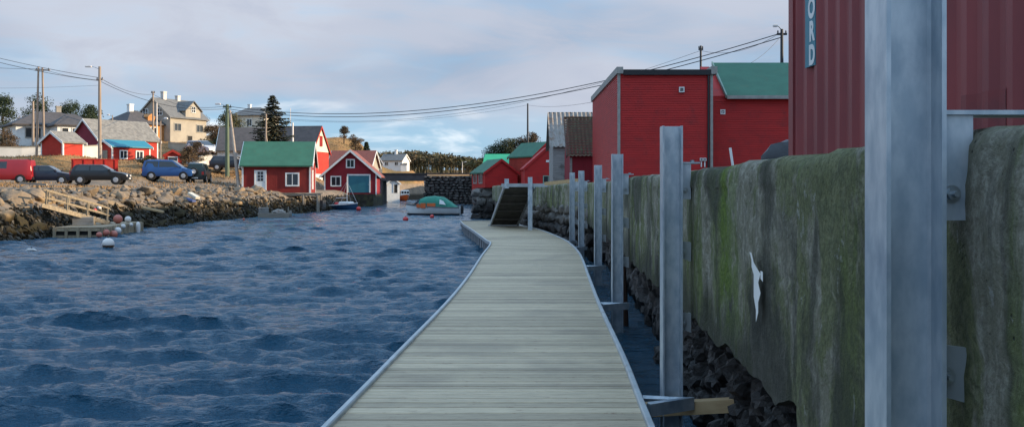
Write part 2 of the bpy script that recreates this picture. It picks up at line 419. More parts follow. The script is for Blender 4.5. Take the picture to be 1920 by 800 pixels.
# ------------------------------------------------------------------ quay: ground, wall, stones
WP = [(1.05,-4),(1.235,2.6),(1.42,7.8),(1.68,14.2),(2.0,21),(2.12,27.8),(2.08,31),(1.85,34.6),(1.15,39.6),(.35,43.5),(-.5,49),(-1.0,58),(-1.3,66.0)]
def catmull(pts, step):
    pts = [Vector((*p, 0)) for p in pts]; out = []
    for i in range(len(pts)-1):
        p0 = pts[max(i-1,0)]; p1, p2 = pts[i], pts[i+1]; p3 = pts[min(i+2, len(pts)-1)]
        n = max(2, int((p2-p1).length/(step(p1.y) if callable(step) else step)))
        for k in range(n):
            u = k/n
            out.append(.5*((2*p1)+(p2-p0)*u+(2*p0-5*p1+4*p2-p3)*u*u+(3*p1-p0-3*p2+p3)*u**3))
    return out + [pts[-1]]
m, nt, b = nodemat('mossy_concrete'); t = NT(nt)
sA = t.noise(1.5, (1,1,.13), 6, .62, .5, coord='World'); sB = t.noise(2.2, (1,1,.13), 6, .66, .6, coord='World', loc=(5,2,1))
blot = t.noise(1.6, (1,1,.8), 7, .68, .6, coord='World', loc=(1,7,3)); fine = t.noise(30, (1,1,1), 6, .75, coord='World'); midn = t.noise(6, (1,1,.8), 7, .72, .5, coord='World', loc=(2,2,9))
pit = t.n('ShaderNodeTexVoronoi'); pit.inputs['Scale'].default_value = 26; gp_ = t.n('ShaderNodeNewGeometry'); t.L(gp_.outputs['Position'], pit.inputs['Vector'])
col = t.mix(t.mr(fine, .36, .64), (.48,.46,.37), (.24,.225,.175))
col = t.mix(t.mr(midn, .42, .58), col, (.25,.24,.17))
col = t.mix(t.math('MULTIPLY', t.mr(blot, .47, .55), .8), col, t.mix(t.mr(fine, .38, .62), (.20,.22,.08), (.105,.125,.045)))
col = t.mix(t.math('MULTIPLY', t.mr(sA, .53, .60), .7), col, t.mix(t.mr(fine, .38, .62), (.17,.22,.05), (.10,.135,.03)))
col = t.mix(t.math('MULTIPLY', t.mr(sB, .57, .68), .6), col, (.04,.043,.036))
col = t.mix(t.math('MULTIPLY', t.mr(midn, .61, .66), .6), col, (.50,.50,.46))
damp = t.noise(.9, (1,1,.55), 6, .66, .8, coord='World', loc=(6,1,2))
col = t.mix(t.math('MULTIPLY', t.mr(damp, .52, .62), .72), col, (.045,.048,.036))
pw = t.math('MULTIPLY', t.mr(pit.outputs['Distance'], .16, .08), t.mr(midn, .5, .6))
col = t.mix(t.math('MULTIPLY', pw, .8), col, (.03,.028,.024))
g = t.n('ShaderNodeNewGeometry'); sp = t.n('ShaderNodeSeparateXYZ'); t.L(g.outputs['Position'], sp.inputs[0])
# wet, dark tide band with a wavy upper limit
lim = t.math('ADD', sp.outputs['Z'], t.math('MULTIPLY', t.math('SUBTRACT', sA, .5), 1.6))
tb_ = t.math('MULTIPLY', t.mr(lim, 1.55, 1.1, 0, .8), t.mr(sp.outputs['Y'], 4.3, 5.2))
col = t.mix(tb_, col, (.026,.028,.022))
# a lush streak of bright moss
my = t.math('ABSOLUTE', t.math('SUBTRACT', sp.outputs['Y'], 6.35))
mossf = t.math('MULTIPLY', t.mr(t.math('ADD', my, t.math('MULTIPLY', sB, 1.2)), 1.15, .45), t.mr(sp.outputs['Z'], .95, 1.5))
mossf = t.math('MULTIPLY', mossf, t.mr(midn, .34, .5))
col = t.mix(t.math('MULTIPLY', mossf, .9), col, t.mix(t.mr(fine, .38, .62), (.17,.26,.02), (.09,.15,.014)))
t.L(col, b.inputs['Base Color']); b.inputs['Roughness'].default_value = .85; b.inputs['Specular IOR Level'].default_value = .3
hgt_ = t.math('SUBTRACT', t.math('ADD', t.math('MULTIPLY', midn, 1.6), fine), pw)
t.bump(b, hgt_, 1.0, .045)
M['concrete'] = m
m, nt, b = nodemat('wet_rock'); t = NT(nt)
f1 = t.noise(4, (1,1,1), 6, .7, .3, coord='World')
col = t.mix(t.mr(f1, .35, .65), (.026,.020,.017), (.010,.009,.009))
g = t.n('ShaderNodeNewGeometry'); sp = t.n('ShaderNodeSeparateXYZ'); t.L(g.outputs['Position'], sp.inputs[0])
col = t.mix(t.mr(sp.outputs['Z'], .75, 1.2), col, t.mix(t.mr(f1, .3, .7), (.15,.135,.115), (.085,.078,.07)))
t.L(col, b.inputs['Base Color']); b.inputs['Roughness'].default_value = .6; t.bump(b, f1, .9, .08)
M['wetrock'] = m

path = catmull(WP, lambda y: .06 if y < 13 else .2)
def wbot(y): return .25 if y < 4.45 else (1.02 if y < 27 else 1.02 + .3*min(1, (y-27)/5))
def normal_at(pts, i):
    a, c = pts[max(i-1,0)], pts[min(i+1,len(pts)-1)]
    tdir = (c-a).normalized(); return Vector((-tdir.y, tdir.x, 0))      # towards the water
TOPZ = 2.215
quay = thing('quay_wall', 'weathered mossy concrete quay wall running along the right of the walkway', 'wall')
wm_ = MB()
prof_n = 34
ring = []
for i, p in enumerate(path):
    n = normal_at(path, i); zb = wbot(p.y); col_ = []
    pr = [(-.55, zb)]
    for k in range(prof_n): pr.append((0, zb + (TOPZ-.10-zb)*k/(prof_n-1)))
    pr += [(-.006, TOPZ-.045), (-.022, TOPZ-.016), (-.06, TOPZ), (-.26, TOPZ+.01), (-.42, TOPZ+.005), (-.46, TOPZ-.05), (-.47, 1.9)]
    for k, (o, z) in enumerate(pr):
        q = p + n*o; q.z = z
        w = noise.noise((q.x*3, q.y*1.3, z*1.2))*.012 + noise.noise((q.x*9, q.y*7, z*7))*.008 + noise.noise((q.x*20, q.y*18, z*18))*.004
        if z > TOPZ-.15: w += noise.noise((q.x*3+4, q.y*2.4, 3))*.022 + noise.noise((q.x*9, q.y*8, 9))*.018; q.z += (-.012 if p.y < 5 else -.015) + noise.noise((q.y*1.4, 4.4, q.x*2))*.03 + noise.noise((q.y*6, q.x*6, .3))*.012
        if k <= 2: q.z += noise.noise((q.y*2.3, 9.1, 0))*.07 + noise.noise((q.y*9, 1.1, 0))*.02
        if p.y < 4.45: w += .03
        for jy in (3.35, 7.15, 10.4, 13.6, 17.0, 20.5, 24):
            if abs(p.y-jy) < .035 and k > 0: w -= .022
        if k > 0 and abs(z - 1.62) < .03: w -= .006
        q += n*w; col_.append(tuple(q))
    ring.append(col_)
K = len(ring[0]); wm_.v = [v for r in ring for v in r]
wm_.f = [(i*K+k, i*K+k+1, (i+1)*K+k+1, (i+1)*K+k) for i in range(len(ring)-1) for k in range(K-1)]
wm_.build('concrete_face', M['concrete'], quay, smooth=True)
# rough dark rock behind and below the concrete
bk = MB(); path2 = catmull(WP, .25)
ring = []
for i, p in enumerate(path2):
    n = normal_at(path2, i); rec = -.62 if p.y < 28 else -.3
    c_ = []
    for k in range(10):
        z = -1.2 + 3.0*k/9; q = p + n*(rec + .35*(1-k/9) + noise.noise((p.x*2, p.y*1.6, z*2))*.18); q.z = z; c_.append(tuple(q))
    ring.append(c_)
bk.v = [v for r in ring for v in r]; bk.f = [(i*10+k, i*10+k+1, (i+1)*10+k+1, (i+1)*10+k) for i in range(len(ring)-1) for k in range(9)]
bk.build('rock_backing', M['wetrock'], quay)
def boulder(name, mat, seed, n=15, flat=1.0):
    rr = random.Random(seed); bm = bmesh.new()
    for i in range(n):
        v = Vector((rr.gauss(0,1), rr.gauss(0,1), rr.gauss(0,1))).normalized()
        mx = max(abs(v.x), abs(v.y), abs(v.z)); v = v.lerp(v/mx, .55)*rr.uniform(.85, 1.05)
        bm.verts.new((v.x*.5, v.y*.5, v.z*.5*flat))
    bmesh.ops.convex_hull(bm, input=bm.verts)
    bmesh.ops.delete(bm, geom=[v for v in bm.verts if not v.link_faces], context='VERTS')
    bmesh.ops.bevel(bm, geom=list(bm.edges), offset=.035, segments=1, affect='EDGES')
    bmesh.ops.recalc_face_normals(bm, faces=bm.faces)
    me = bpy.data.meshes.new(name); bm.to_mesh(me); bm.free(); me.materials.append(mat); return me
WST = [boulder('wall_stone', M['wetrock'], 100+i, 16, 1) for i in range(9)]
def rough_stone(seed):
    bm = bmesh.new(); bmesh.ops.create_icosphere(bm, subdivisions=3, radius=.5); o_ = Vector((seed*3.1, seed*1.7, seed*.9))
    for v in bm.verts:
        n_ = v.co.normalized(); mx = max(abs(n_.x), abs(n_.y), abs(n_.z)); v.co = n_.lerp(n_/mx, .4)*.5
        v.co *= 1 + noise.noise(n_*1.6+o_)*.42 + noise.noise(n_*4+o_)*.2 + noise.noise(n_*9+o_)*.09
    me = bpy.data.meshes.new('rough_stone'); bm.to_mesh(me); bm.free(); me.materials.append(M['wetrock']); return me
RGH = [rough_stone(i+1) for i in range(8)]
fine_path = catmull(WP, .05)
def stone_course(y0, y1, z0, hh, wr, rec, meshes, dep=.5):
    s = 0.0; nxt = random.uniform(0, .2)
    for i in range(1, len(fine_path)):
        p = fine_path[i]
        if p.y < y0 or p.y > y1: continue
        s += (p - fine_path[i-1]).length
        if s < nxt: continue
        wdt = random.uniform(*wr); nxt = s + wdt*.95; n = normal_at(fine_path, i); o = link('stone', random.choice(meshes), None, quay)
        q = p + n*(rec - random.uniform(0,.12)); o.location = (q.x, q.y, z0 + hh/2 + random.uniform(-.03,.03)); o.scale = (wdt*1.08, dep, hh*random.uniform(1.05,1.3))
        o.rotation_euler = (random.uniform(-.25,.25), random.uniform(-.25,.25), math.atan2(n.y, n.x) + math.pi/2 + random.choice((0, math.pi)))
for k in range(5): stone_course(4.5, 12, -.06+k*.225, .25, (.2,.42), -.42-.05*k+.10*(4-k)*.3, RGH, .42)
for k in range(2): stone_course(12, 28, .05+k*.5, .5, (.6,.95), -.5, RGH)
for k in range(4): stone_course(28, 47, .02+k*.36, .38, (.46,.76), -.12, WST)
# a pale run of old paint on the concrete
def on_wall(Y, z, out=.02):
    i = min(range(len(path)), key=lambda k: abs(path[k].y - Y)); q = path[i] + normal_at(path, i)*out; return Vector((q.x, q.y, z))
pt = MB()
def wy(px): return 5.25-(px-1435)/91.0
def wp(px, py): Y = wy(px); return on_wall(Y, PZ(py, Y), .034)
ol = [(1419,472),(1423,474),(1430,492),(1437,506),(1441,512),(1440,530),(1441,548),(1438,566),(1437,585),(1434,604),(1432,604),(1432,580),(1430,556),(1428,530),(1427,514),(1424,500),(1421,486)]
pt.add([wp(x,y) for x,y in ol], [tuple(range(len(ol)-1,-1,-1))])
ol = [(1443,507),(1448,509),(1450,518),(1448,528),(1444,522),(1442,514)]
pt.add([wp(x,y) for x,y in ol], [tuple(range(len(ol)-1,-1,-1))])
pt.build('paint_splash', M['white'], quay)

# quay surface behind the wall
qp = [p + normal_at(path2, i)*-.44 for i, p in enumerate(path2)]
bm = bmesh.new()
outline = [Vector((p.x, p.y, 2.1)) for p in qp] + [Vector(v) for v in ((-2.0,66.5,2.1),(-2.2,72,2.1),(-1.2,80,2.1),(-3.4,92,2.1),(-4.6,129.5,2.1),(70,131,2.1),(70,-4,2.1))]
vv = [bm.verts.new(p) for p in outline]; es = [bm.edges.new((vv[i], vv[(i+1) % len(vv)])) for i in range(len(vv))]
bmesh.ops.triangle_fill(bm, use_beauty=True, edges=es)
bmesh.ops.recalc_face_normals(bm, faces=bm.faces)
if bm.faces and sum(f.normal.z for f in bm.faces) < 0: bmesh.ops.reverse_faces(bm, faces=bm.faces)
me = bpy.data.meshes.new('quay_ground'); bm.to_mesh(me); bm.free()
M['gravel'] = mk('quay_gravel', (.17,.16,.145), (.12,.115,.105), 2, .95, .5, .03)
tag(link('quay_ground', me, M['gravel']), 'gravelled quay surface behind the concrete wall', kind='structure')
# far quay edge (behind the gangway) as a rubble wall with its own stones
fq = thing('far_quay_wall', 'dark rubble stone quay wall under the far red boathouse', 'wall')
fe = [Vector(v) for v in ((-1.3,66.5,0),(-2.2,66.7,0),(-2.4,72,0),(-1.3,80,0),(-3.5,92,0),(-4.75,128.2,0))]
bb = MB()
for a, c in zip(fe[:-1], fe[1:]):
    d = (c-a).normalized(); n = Vector((-d.y, d.x, 0)); o = len(bb.v)
    bb.add([a-n*.12+Vector((0,0,-1)), c-n*.12+Vector((0,0,-1)), c-n*.12+Vector((0,0,2.07)), a-n*.12+Vector((0,0,2.07))], [(0,1,2,3)])
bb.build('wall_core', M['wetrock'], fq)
for a, c in zip(fe[:-1], fe[1:]):
    d = (c-a); Ls = d.length; d.normalize(); n = Vector((-d.y, d.x, 0))
    for row in range(4):
        s = random.uniform(-.3, 0)
        while s < Ls:
            w = random.uniform(.6, 1.1); q = a + d*(s+w/2) - n*random.uniform(.1,.2)
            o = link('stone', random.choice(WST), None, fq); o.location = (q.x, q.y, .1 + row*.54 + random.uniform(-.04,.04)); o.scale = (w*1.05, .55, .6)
            o.rotation_euler = (0, random.uniform(-.1,.1), math.atan2(d.y, d.x)); s += w*.97

# ------------------------------------------------------------------ floating walkway
DL = [(-1.62,-1),(-1.215,6.68),(-1.085,9.42),(-.885,13.77),(-.767,17.9),(-.69,23.5),(-.60,28.6),(-.78,30.6),(-1.45,37.5),(-2.12,44),(-2.5,48.6)]
DR = [(.60,-1),(.91,6.68),(1.03,9.42),(1.18,13.77),(1.36,17.9),(1.60,23.5),(1.66,27.6),(1.56,31.5),(1.02,38.6),(.30,43.4),(-.25,49.4)]
def resample(pts, n):
    c = catmull(pts, .05); L_ = [0]
    for a, d in zip(c[:-1], c[1:]): L_.append(L_[-1] + (d-a).length)
    xs = np.interp(np.linspace(0, L_[-1], n), L_, [p.x for p in c]); ys = np.interp(np.linspace(0, L_[-1], n), L_, [p.y for p in c])
    return list(zip(xs, ys))
DZ = .45
NP = 405
# every control pair corresponds, so resample span by span
pl, pr_ = [], []
for k in range(len(DL)-1):
    ln = (math.dist(DL[k], DL[k+1]) + math.dist(DR[k], DR[k+1]))/2; n = max(2, round(ln/.124))
    for j in range(n):
        u = j/n
        def cr(Q):
            p0 = Q[max(k-1,0)]; p1 = Q[k]; p2 = Q[k+1]; p3 = Q[min(k+2,len(Q)-1)]
            return tuple(.5*(2*p1[a]+(p2[a]-p0[a])*u+(2*p0[a]-5*p1[a]+4*p2[a]-p3[a])*u*u+(3*p1[a]-p0[a]-3*p2[a]+p3[a])*u**3) for a in (0,1))
        pl.append(cr(DL)); pr_.append(cr(DR))
pl.append(DL[-1]); pr_.append(DR[-1])
st = next(i for i in range(len(pl)) if pl[i][1] > 1.2)
pl, pr_ = pl[st:], pr_[st:]
m, nt, b = nodemat('decking_boards'); t = NT(nt)
oi = t.n('ShaderNodeObjectInfo')
gr = t.noise(3.0, (1.5,18,1), 6, .68, .2, coord='World'); bl = t.noise(.8, (1,1,1), 5, .6, coord='World', loc=(3,3,3)); kn = t.noise(7, (1.3,8,1), 5, .72, coord='World', loc=(7,1,2))
col = t.mix(t.mr(gr, .3, .7), (.53,.43,.29), (.37,.30,.205))
col = t.mix(t.math('MULTIPLY', t.mr(kn, .57, .68), .8), col, (.20,.125,.085))
col = t.mix(t.math('MULTIPLY', t.mr(bl, .5, .68), .6), col, (.30,.245,.175))
sc_ = t.n('ShaderNodeVectorMath', operation='SCALE'); t.L(col, sc_.inputs[0]); t.L(t.mr(oi.outputs['Random'], 0, 1, .76, 1.13), sc_.inputs['Scale'])
t.L(sc_.outputs[0], b.inputs['Base Color']); b.inputs['Roughness'].default_value = .62; b.inputs['Specular IOR Level'].default_value = .3
t.bump(b, gr, .35, .006)
M['deck'] = m
deck = thing('floating_walkway', 'pale timber floating walkway with metal edge rails, curving along the quay', 'walkway')
rest = MB()
for i in range(len(pl)-1):
    l0, l1, r0, r1 = (Vector((*q, 0)) for q in (pl[i], pl[i+1], pr_[i], pr_[i+1]))
    g_ = .055; a = l0.lerp(l1, g_); d = l0.lerp(l1, 1-g_); e = r0.lerp(r1, g_); f = r0.lerp(r1, 1-g_)
    u = (e-a).normalized()*(.02 + random.uniform(0,.02)); a -= u; d -= u; e += u; f += u
    zt = DZ + random.uniform(-.0022, .0022); zb = DZ - .035; c = .006
    ex = lambda p, k, z: (p.x, p.y, z)
    mid0 = a.lerp(d, .05); mid1 = a.lerp(d, .95); mid2 = e.lerp(f, .95); mid3 = e.lerp(f, .05)
    vs = [ex(a,0,zb),ex(d,0,zb),ex(f,0,zb),ex(e,0,zb), ex(a,0,zt-c),ex(d,0,zt-c),ex(f,0,zt-c),ex(e,0,zt-c), ex(mid0,0,zt),ex(mid1,0,zt),ex(mid2,0,zt),ex(mid3,0,zt)]
    fs = [(0,1,2,3),(8,11,10,9)]
    for r in (0,4):
        for j in range(4):
            k = (j+1) % 4; fs.append((r+j, r+4+j, r+4+k, r+k))
    if i < 299:
        q = MB(); q.add(vs, fs); q.build('plank', M['deck'], deck)
    else: rest.add(vs, fs)
tag(rest.build('plank_run', M['deck'], deck), kind='stuff')
def sweep(pts, sec, name, mat, parent):
    mb = MB(); n = len(sec); vs = []
    for i, p in enumerate(pts):
        a = Vector((*pts[max(i-1,0)], 0)); c = Vector((*pts[min(i+1,len(pts)-1)], 0)); tt = (c-a).normalized(); s = Vector((tt.y, -tt.x, 0))
        vs += [(p[0]+s.x*o, p[1]+s.y*o, z) for o, z in sec]
    fs = [(i*n+j, i*n+(j+1) % n, (i+1)*n+(j+1) % n, (i+1)*n+j) for i in range(len(pts)-1) for j in range(n)]
    mb.add(vs, fs); return mb.build(name, mat, parent, fixn=True)
sec = [(-.024,.385),(-.024,.475),(-.016,.485),(.016,.485),(.024,.475),(.024,.385)]
sweep(pl, [(o-.02, z) for o, z in sec], 'edge_rail', M['alu'], deck)
sweep(pr_, [(o+.02, z) for o, z in sec], 'edge_rail', M['alu'], deck)
eb = MB(); a, c = Vector((*pl[-1],0)), Vector((*pr_[-1],0)); d = (c-a).normalized(); n = Vector((-d.y,d.x,0))
eb.add([tuple(q+Vector((0,0,z))) for q in (a, c, c+n*.05, a+n*.05) for z in (.2,.487)], [(0,2,3,1),(2,4,5,3),(4,6,7,5),(6,0,1,7),(1,3,5,7),(0,6,4,2)])
eb.build('end_rail', M['alu'], deck)
M['floatgrey'] = mk('grey_float_plastic', (.22,.24,.26), (.15,.165,.18), 3, .6)
# floats under the frame
for k in range(4, len(pl)-6, 9):
    for side, Q in ((1, pl), (-1, pr_)):
        p0 = Vector((*Q[k], 0)); p1 = Vector((*Q[k+5], 0)); d = (p1-p0).normalized(); s = Vector((d.y, -d.x, 0))*side
        q0, q1 = p0 + s*.03, p1 + s*.03; q2, q3 = p1 + s*.5, p0 + s*.5
        fm = MB(); fm.add([(q.x, q.y, -.15) for q in (q0,q1,q2,q3)] + [(q.x, q.y, .384) for q in (q0,q1,q2,q3)], [(0,1,2,3),(4,7,6,5),(0,4,5,1),(1,5,6,2),(2,6,7,3),(3,7,4,0)])
        fm.build('float', M['floatgrey'], deck)

# ------------------------------------------------------------------ steel posts
def steel_post(x, y, wx, z_wall, label, top=2.54):
    """x = left flange face, y = near edge, wx = face of the wall there"""
    t_ = thing('steel_post', label, 'post', (x, y, -1.2), 0, 'steel guide posts along the walkway')
    mb = MB(); h = .157; fl = .16; tf = .012; tw = .009; top = top+1.2
    # H section, web facing the camera
    pol = [(0,0),(tf,0),(tf,fl/2-tw/2-.008),(tf+.008,fl/2-tw/2),(h-tf-.008,fl/2-tw/2),(h-tf,fl/2-tw/2-.008),(h-tf,0),(h,0),(h,fl),(h-tf,fl),(h-tf,fl/2+tw/2),(tf,fl/2+tw/2),(tf,fl),(0,fl)]
    mb.prism(pol, 0, top, 'z'); beam = mb.build('beam', M['steel'], t_, fixn=True)
    g_ = wx - x; w = g_ - h
    zt = z_wall + 1.2 + .03
    br = MB(); br.box(h+.001, g_+.01, .045, .055, zt-.28, zt-.001)                # upright cheek facing us
    br.box(g_-.004, g_+.008, .056, .15, zt-.28, zt-.001)
    b1 = br.build('wall_bracket', M['steel'], t_)
    pl_ = MB(); pl_.box(h+.001, g_+(.36 if y < 5 else .08), .035, .16, zt, zt+.012); pl_.build('top_plate', M['steel'], t_)
    def bolt(cx, cz, yy, par):
        q = MB(); Mx = Matrix.Translation((cx, yy, cz)) @ Matrix.Rotation(R(90), 4, 'X')
        q.lathe([(.024,0),(.024,.004)], 14, Mx); q.lathe([(.017,.004),(.017,.016)], 6, Mx); q.lathe([(.008,.016),(.008,.036)], 8, Mx); q.build('bolt', M['bolt'], par, fixn=True)
    bolt(h+w*.40, zt-.21, .044, b1)
    q = MB(); q.lathe([(.018,zt+.012),(.018,zt+.028)], 6, Matrix.Translation((g_+(.2 if y < 5 else .03), .1, 0))); q.build('bolt', M['bolt'], b1)
    for zc in (1.56+1.2, 1.0+1.2):
        c = MB(); c.prism([(h+.001, zc-.06),(g_+.012, zc-.085),(g_+.012, zc+.065),(h+.001, zc+.075)], .05, .062, 'y'); c.box(g_+.0, g_+.012, .063, .12, zc-.085, zc+.065)
        cb = c.build('clamp', M['alu'], t_); bolt(h+.018, zc-.008, .048, cb)
    return t_
POSTS = [(.978,2.6,'nearest galvanised steel H-beam post, cut off by the top of the picture'),
         (1.182,7.8,'tall galvanised steel H-beam post beside the loose pale timber beam, second from the camera'),
         (1.43,14.2,'galvanised steel H-beam post in front of the big red shed corner, third from the camera'),
         (1.742,21.0,'galvanised steel H-beam post by the left edge of big red shed, fourth from camera'),
         (1.862,27.8,'galvanised steel H-beam post in front of the tiled red shed, fifth from the camera'),
         (1.80,31.0,'slim far galvanised steel H-beam post nearest the gangway wall, sixth from the camera')]
for x, y, lab in POSTS:
    i = min(range(len(path)), key=lambda k: abs(path[k].y - y)); steel_post(x, y, path[i].x - .02, TOPZ+.0, lab, 2.70 if y < 5 else 2.54)
# hinged triangular arms from the walkway to the posts
for x, y, lab in POSTS[1:]:
    i = min(range(len(pr_)), key=lambda k: abs(pr_[k][1] - y)); ex_ = pr_[i][0] + .07
    a = MB(); yb = y - .04
    for (p0, p1) in (((ex_, yb-.25), (x+.19, yb-.03)), ((ex_, yb+.05), (x+.19, yb-.02))):
        a.tube([(p0[0], p0[1], .41), (p1[0], p1[1], .41)], .022, 6)
    a.prism([(ex_, yb-.27),(ex_+.012, yb-.30),(x+.20, yb-.07),(x+.23, yb-.05),(x+.20, yb-.025),(ex_, yb-.22)], .34, .435, 'z')
    a.build('mooring_arm', M['steel'], deck, fixn=True)

# loose timber beam wedged behind the second post
tb = MB(); p0 = P(1283, 763, 7.80); p1 = P(1394, 757, 7.66)
d = p1 - p0
mtx = Matrix.Translation(p0) @ Vector((1,0,0)).rotation_difference(d.normalized()).to_matrix().to_4x4()
tb.box(-.35, d.length, -.05, .05, -.05, .05, mtx); tag(tb.build('timber_beam', M['newwood']), 'fresh pale timber beam sticking out between second post and wall', 'beam')
tp = MB(); a = P(1036,343,34.0); c = P(1082,338,33.4); mtx = Matrix.Translation(a) @ Vector((1,0,0)).rotation_difference((c-a).normalized()).to_matrix().to_4x4()
tp.box(-.3,(c-a).length,-.06,.06,-.06,.06,mtx); tag(tp.build('timber_rail', M['newwood']), 'pale timber plank lying on the quay edge right of the gangway', 'plank')
# old timber piles in the dark gap under the concrete
for (yy, lean, lab) in ((14.9,.05,'old brown timber pile leaning in the dark gap behind the third post'),(16.6,-.04,'old brown timber pile in the dark gap beyond the third post')):
    w = on_wall(yy, 0, .03); q = MB(); q.tube([(w.x-.02+lean, yy, -1), (w.x-.02, yy, .4), (w.x-.02-lean*.6, yy, 1.0)], [.07,.065,.06], 8)
    tag(q.build('timber_pile', M['rust']), lab, 'pile')

# ------------------------------------------------------------------ gangway
M['treads'] = mk('dark_gangway_boards', (.095,.085,.07), (.06,.055,.047), 4, .85, .3, .01)
gw = thing('gangway', 'steep dark gangway with metal side rails leading down to the walkway', 'gangway')
B0, B1 = Vector((-.92, 42.6, .50)), Vector((.22, 42.4, .50)); T0, T1 = Vector((-.30, 38.7, 2.11)), Vector((.86, 38.5, 2.11))
def beam(mb, a, c, w, h):
    a, c = Vector(a), Vector(c); d = (c-a); Mx = Matrix.Translation(a) @ d.to_track_quat('X', 'Z').to_matrix().to_4x4(); mb.box(0, d.length, -w/2, w/2, -h/2, h/2, Mx)
g1 = MB(); beam(g1, B0, T0, .06, .16); g1.build('side_rail', M['alu'], gw)
g1 = MB(); beam(g1, B1, T1, .06, .16); g1.build('side_rail', M['alu'], gw)
NB = 22
for k in range(NB):
    u0, u1 = (k+.04)/NB, (k+.96)/NB; a, c, d, e = B0.lerp(T0,u0), B1.lerp(T1,u0), B1.lerp(T1,u1), B0.lerp(T0,u1); up = Vector((0,.02,.03))
    q = MB(); q.add([a,c,d,e,a+up,c+up,d+up,e+up], [(0,1,2,3),(4,7,6,5),(0,4,5,1),(1,5,6,2),(2,6,7,3),(3,7,4,0)]); q.build('tread', M['treads'], gw, fixn=True)
for u in (.2,.42,.62,.82):
    q = MB(); beam(q, B0.lerp(T0,u)+Vector((0,-.03,-.06)), B1.lerp(T1,u)+Vector((0,-.03,-.06)), .06, .05); q.build('cross_bar', M['treads'], gw)
q = MB(); beam(q, B0+Vector((-.1,-.1,-.02)), B1+Vector((.1,-.1,-.02)), .07, .05); q.build('foot_bar', M['alu'], gw)
q = MB(); beam(q, T0+Vector((-.1,-.08,.06)), T1+Vector((1.0,-.35,.06)), .12, .13); q.build('landing_beam', M['alu'], gw)
for px_, top_, nm in ((950, 335, 0), (994, 332, 1)):
    yy = 38.3 if nm else 38.6
    q = MB(); xx = PX(px_, yy); q.box(xx-.085, xx+.085, yy-.08, yy+.08, 2.05 if nm == 0 else -1, PZ(top_, yy)); q.build('support_post', M['steel'], gw)

# ------------------------------------------------------------------ shipping container on the quay
ctr = thing('shipping_container', 'maroon corrugated shipping container standing behind the quay wall', 'container', (2.86,10.30,2.12), 0)
dirv = Vector((.06,-1,0)).normalized(); ctr.rotation_euler = (0,0,math.atan2(dirv.y, dirv.x))   # local +x runs towards the camera, local -y is ... the water side
m, nt, b = nodemat('maroon_container_paint'); t = NT(nt)
f1 = t.noise(2.2, (1,1,.4), 6, .6); f2 = t.noise(9, (1,1,.25), 6, .7, loc=(3,1,1))
col = t.mix(t.mr(f1,.3,.7), (.25,.046,.048), (.19,.038,.042)); col = t.mix(t.math('MULTIPLY', t.mr(f2,.6,.75), .5), col, (.07,.03,.03))
t.L(col, b.inputs['Base Color']); b.inputs['Roughness'].default_value = .5; b.inputs['Specular IOR Level'].default_value = .35; t.bump(b, f2, .12, .01)
M['container'] = m
LEN, WID, HEI = 6.06, 2.44, 2.59
def corr(mb, x0, x1, y, z0, z1, dep, outward):
    """trapezoid corrugation along x, outward = sign of y that faces out"""
    p = .278; vs = []; x = x0; pts = []
    while x < x1 - .01:
        for o, dd in ((0,0),(.07,0),(.139,1),(.209,1)):
            if x+o < x1: pts.append((x+o, y - outward*dep*dd))
        x += p
    pts.append((x1, y))
    for q in pts: vs += [(q[0], q[1], z0), (q[0], q[1], z1)]
    mb.add(vs, [(2*i, 2*i+2, 2*i+3, 2*i+1) for i in range(len(pts)-1)])
# local axes: x towards the camera; water side is local -y? (rotate so that outward normal is (-1,0) world)
outy = -1 if (Matrix.Rotation(math.atan2(dirv.y, dirv.x), 3, 'Z') @ Vector((0,-1,0))).x < 0 else 1
sidep = MB(); corr(sidep, .13, LEN-.13, outy*-.03*0 + outy*(0-.02), .16, HEI-.10, .036, outy); sidep.build('side_panel', M['container'], ctr)
bk = MB(); ys = sorted((-outy*.08, -outy*WID)); bk.box(.05, LEN-.05, ys[0], ys[1], .12, HEI-.02); bk.build('box_body', M['container'], ctr)
for xx in (0, LEN-.13):
    for yy in (0, WID-.13):
        a_ = sorted((-outy*yy, -outy*(yy+.13))); q = MB(); q.box(xx, xx+.13, a_[0], a_[1], 0, HEI); q.build('corner_post', M['container'], ctr)
for z0, z1 in ((.03,.16),(HEI-.10,HEI-.005)):
    a_ = sorted((outy*-.008, -outy*.07)); q = MB(); q.box(.131, LEN-.131, a_[0], a_[1], z0, z1); q.build('bottom_rail' if z0 < 1 else 'top_rail', M['container'], ctr)
M['decal'] = mk('teal_lettering_panel', (.02,.19,.26), (.025,.16,.22), 6, .5)
M['redpatch'] = mk('touch_up_red', (.19,.026,.028), (.15,.026,.03), 5, .6)
def letter(ch, size):
    cu = bpy.data.curves.new('letter', 'FONT'); cu.body = ch; cu.size = size; cu.align_x = 'CENTER'; cu.extrude = .001; cu.offset = .012
    o = bpy.data.objects.new('tmp', cu); COL.objects.link(o); dg = bpy.context.evaluated_depsgraph_get()
    me = bpy.data.meshes.new_from_object(o.evaluated_get(dg)); bpy.data.objects.remove(o); bpy.data.curves.remove(cu); return me
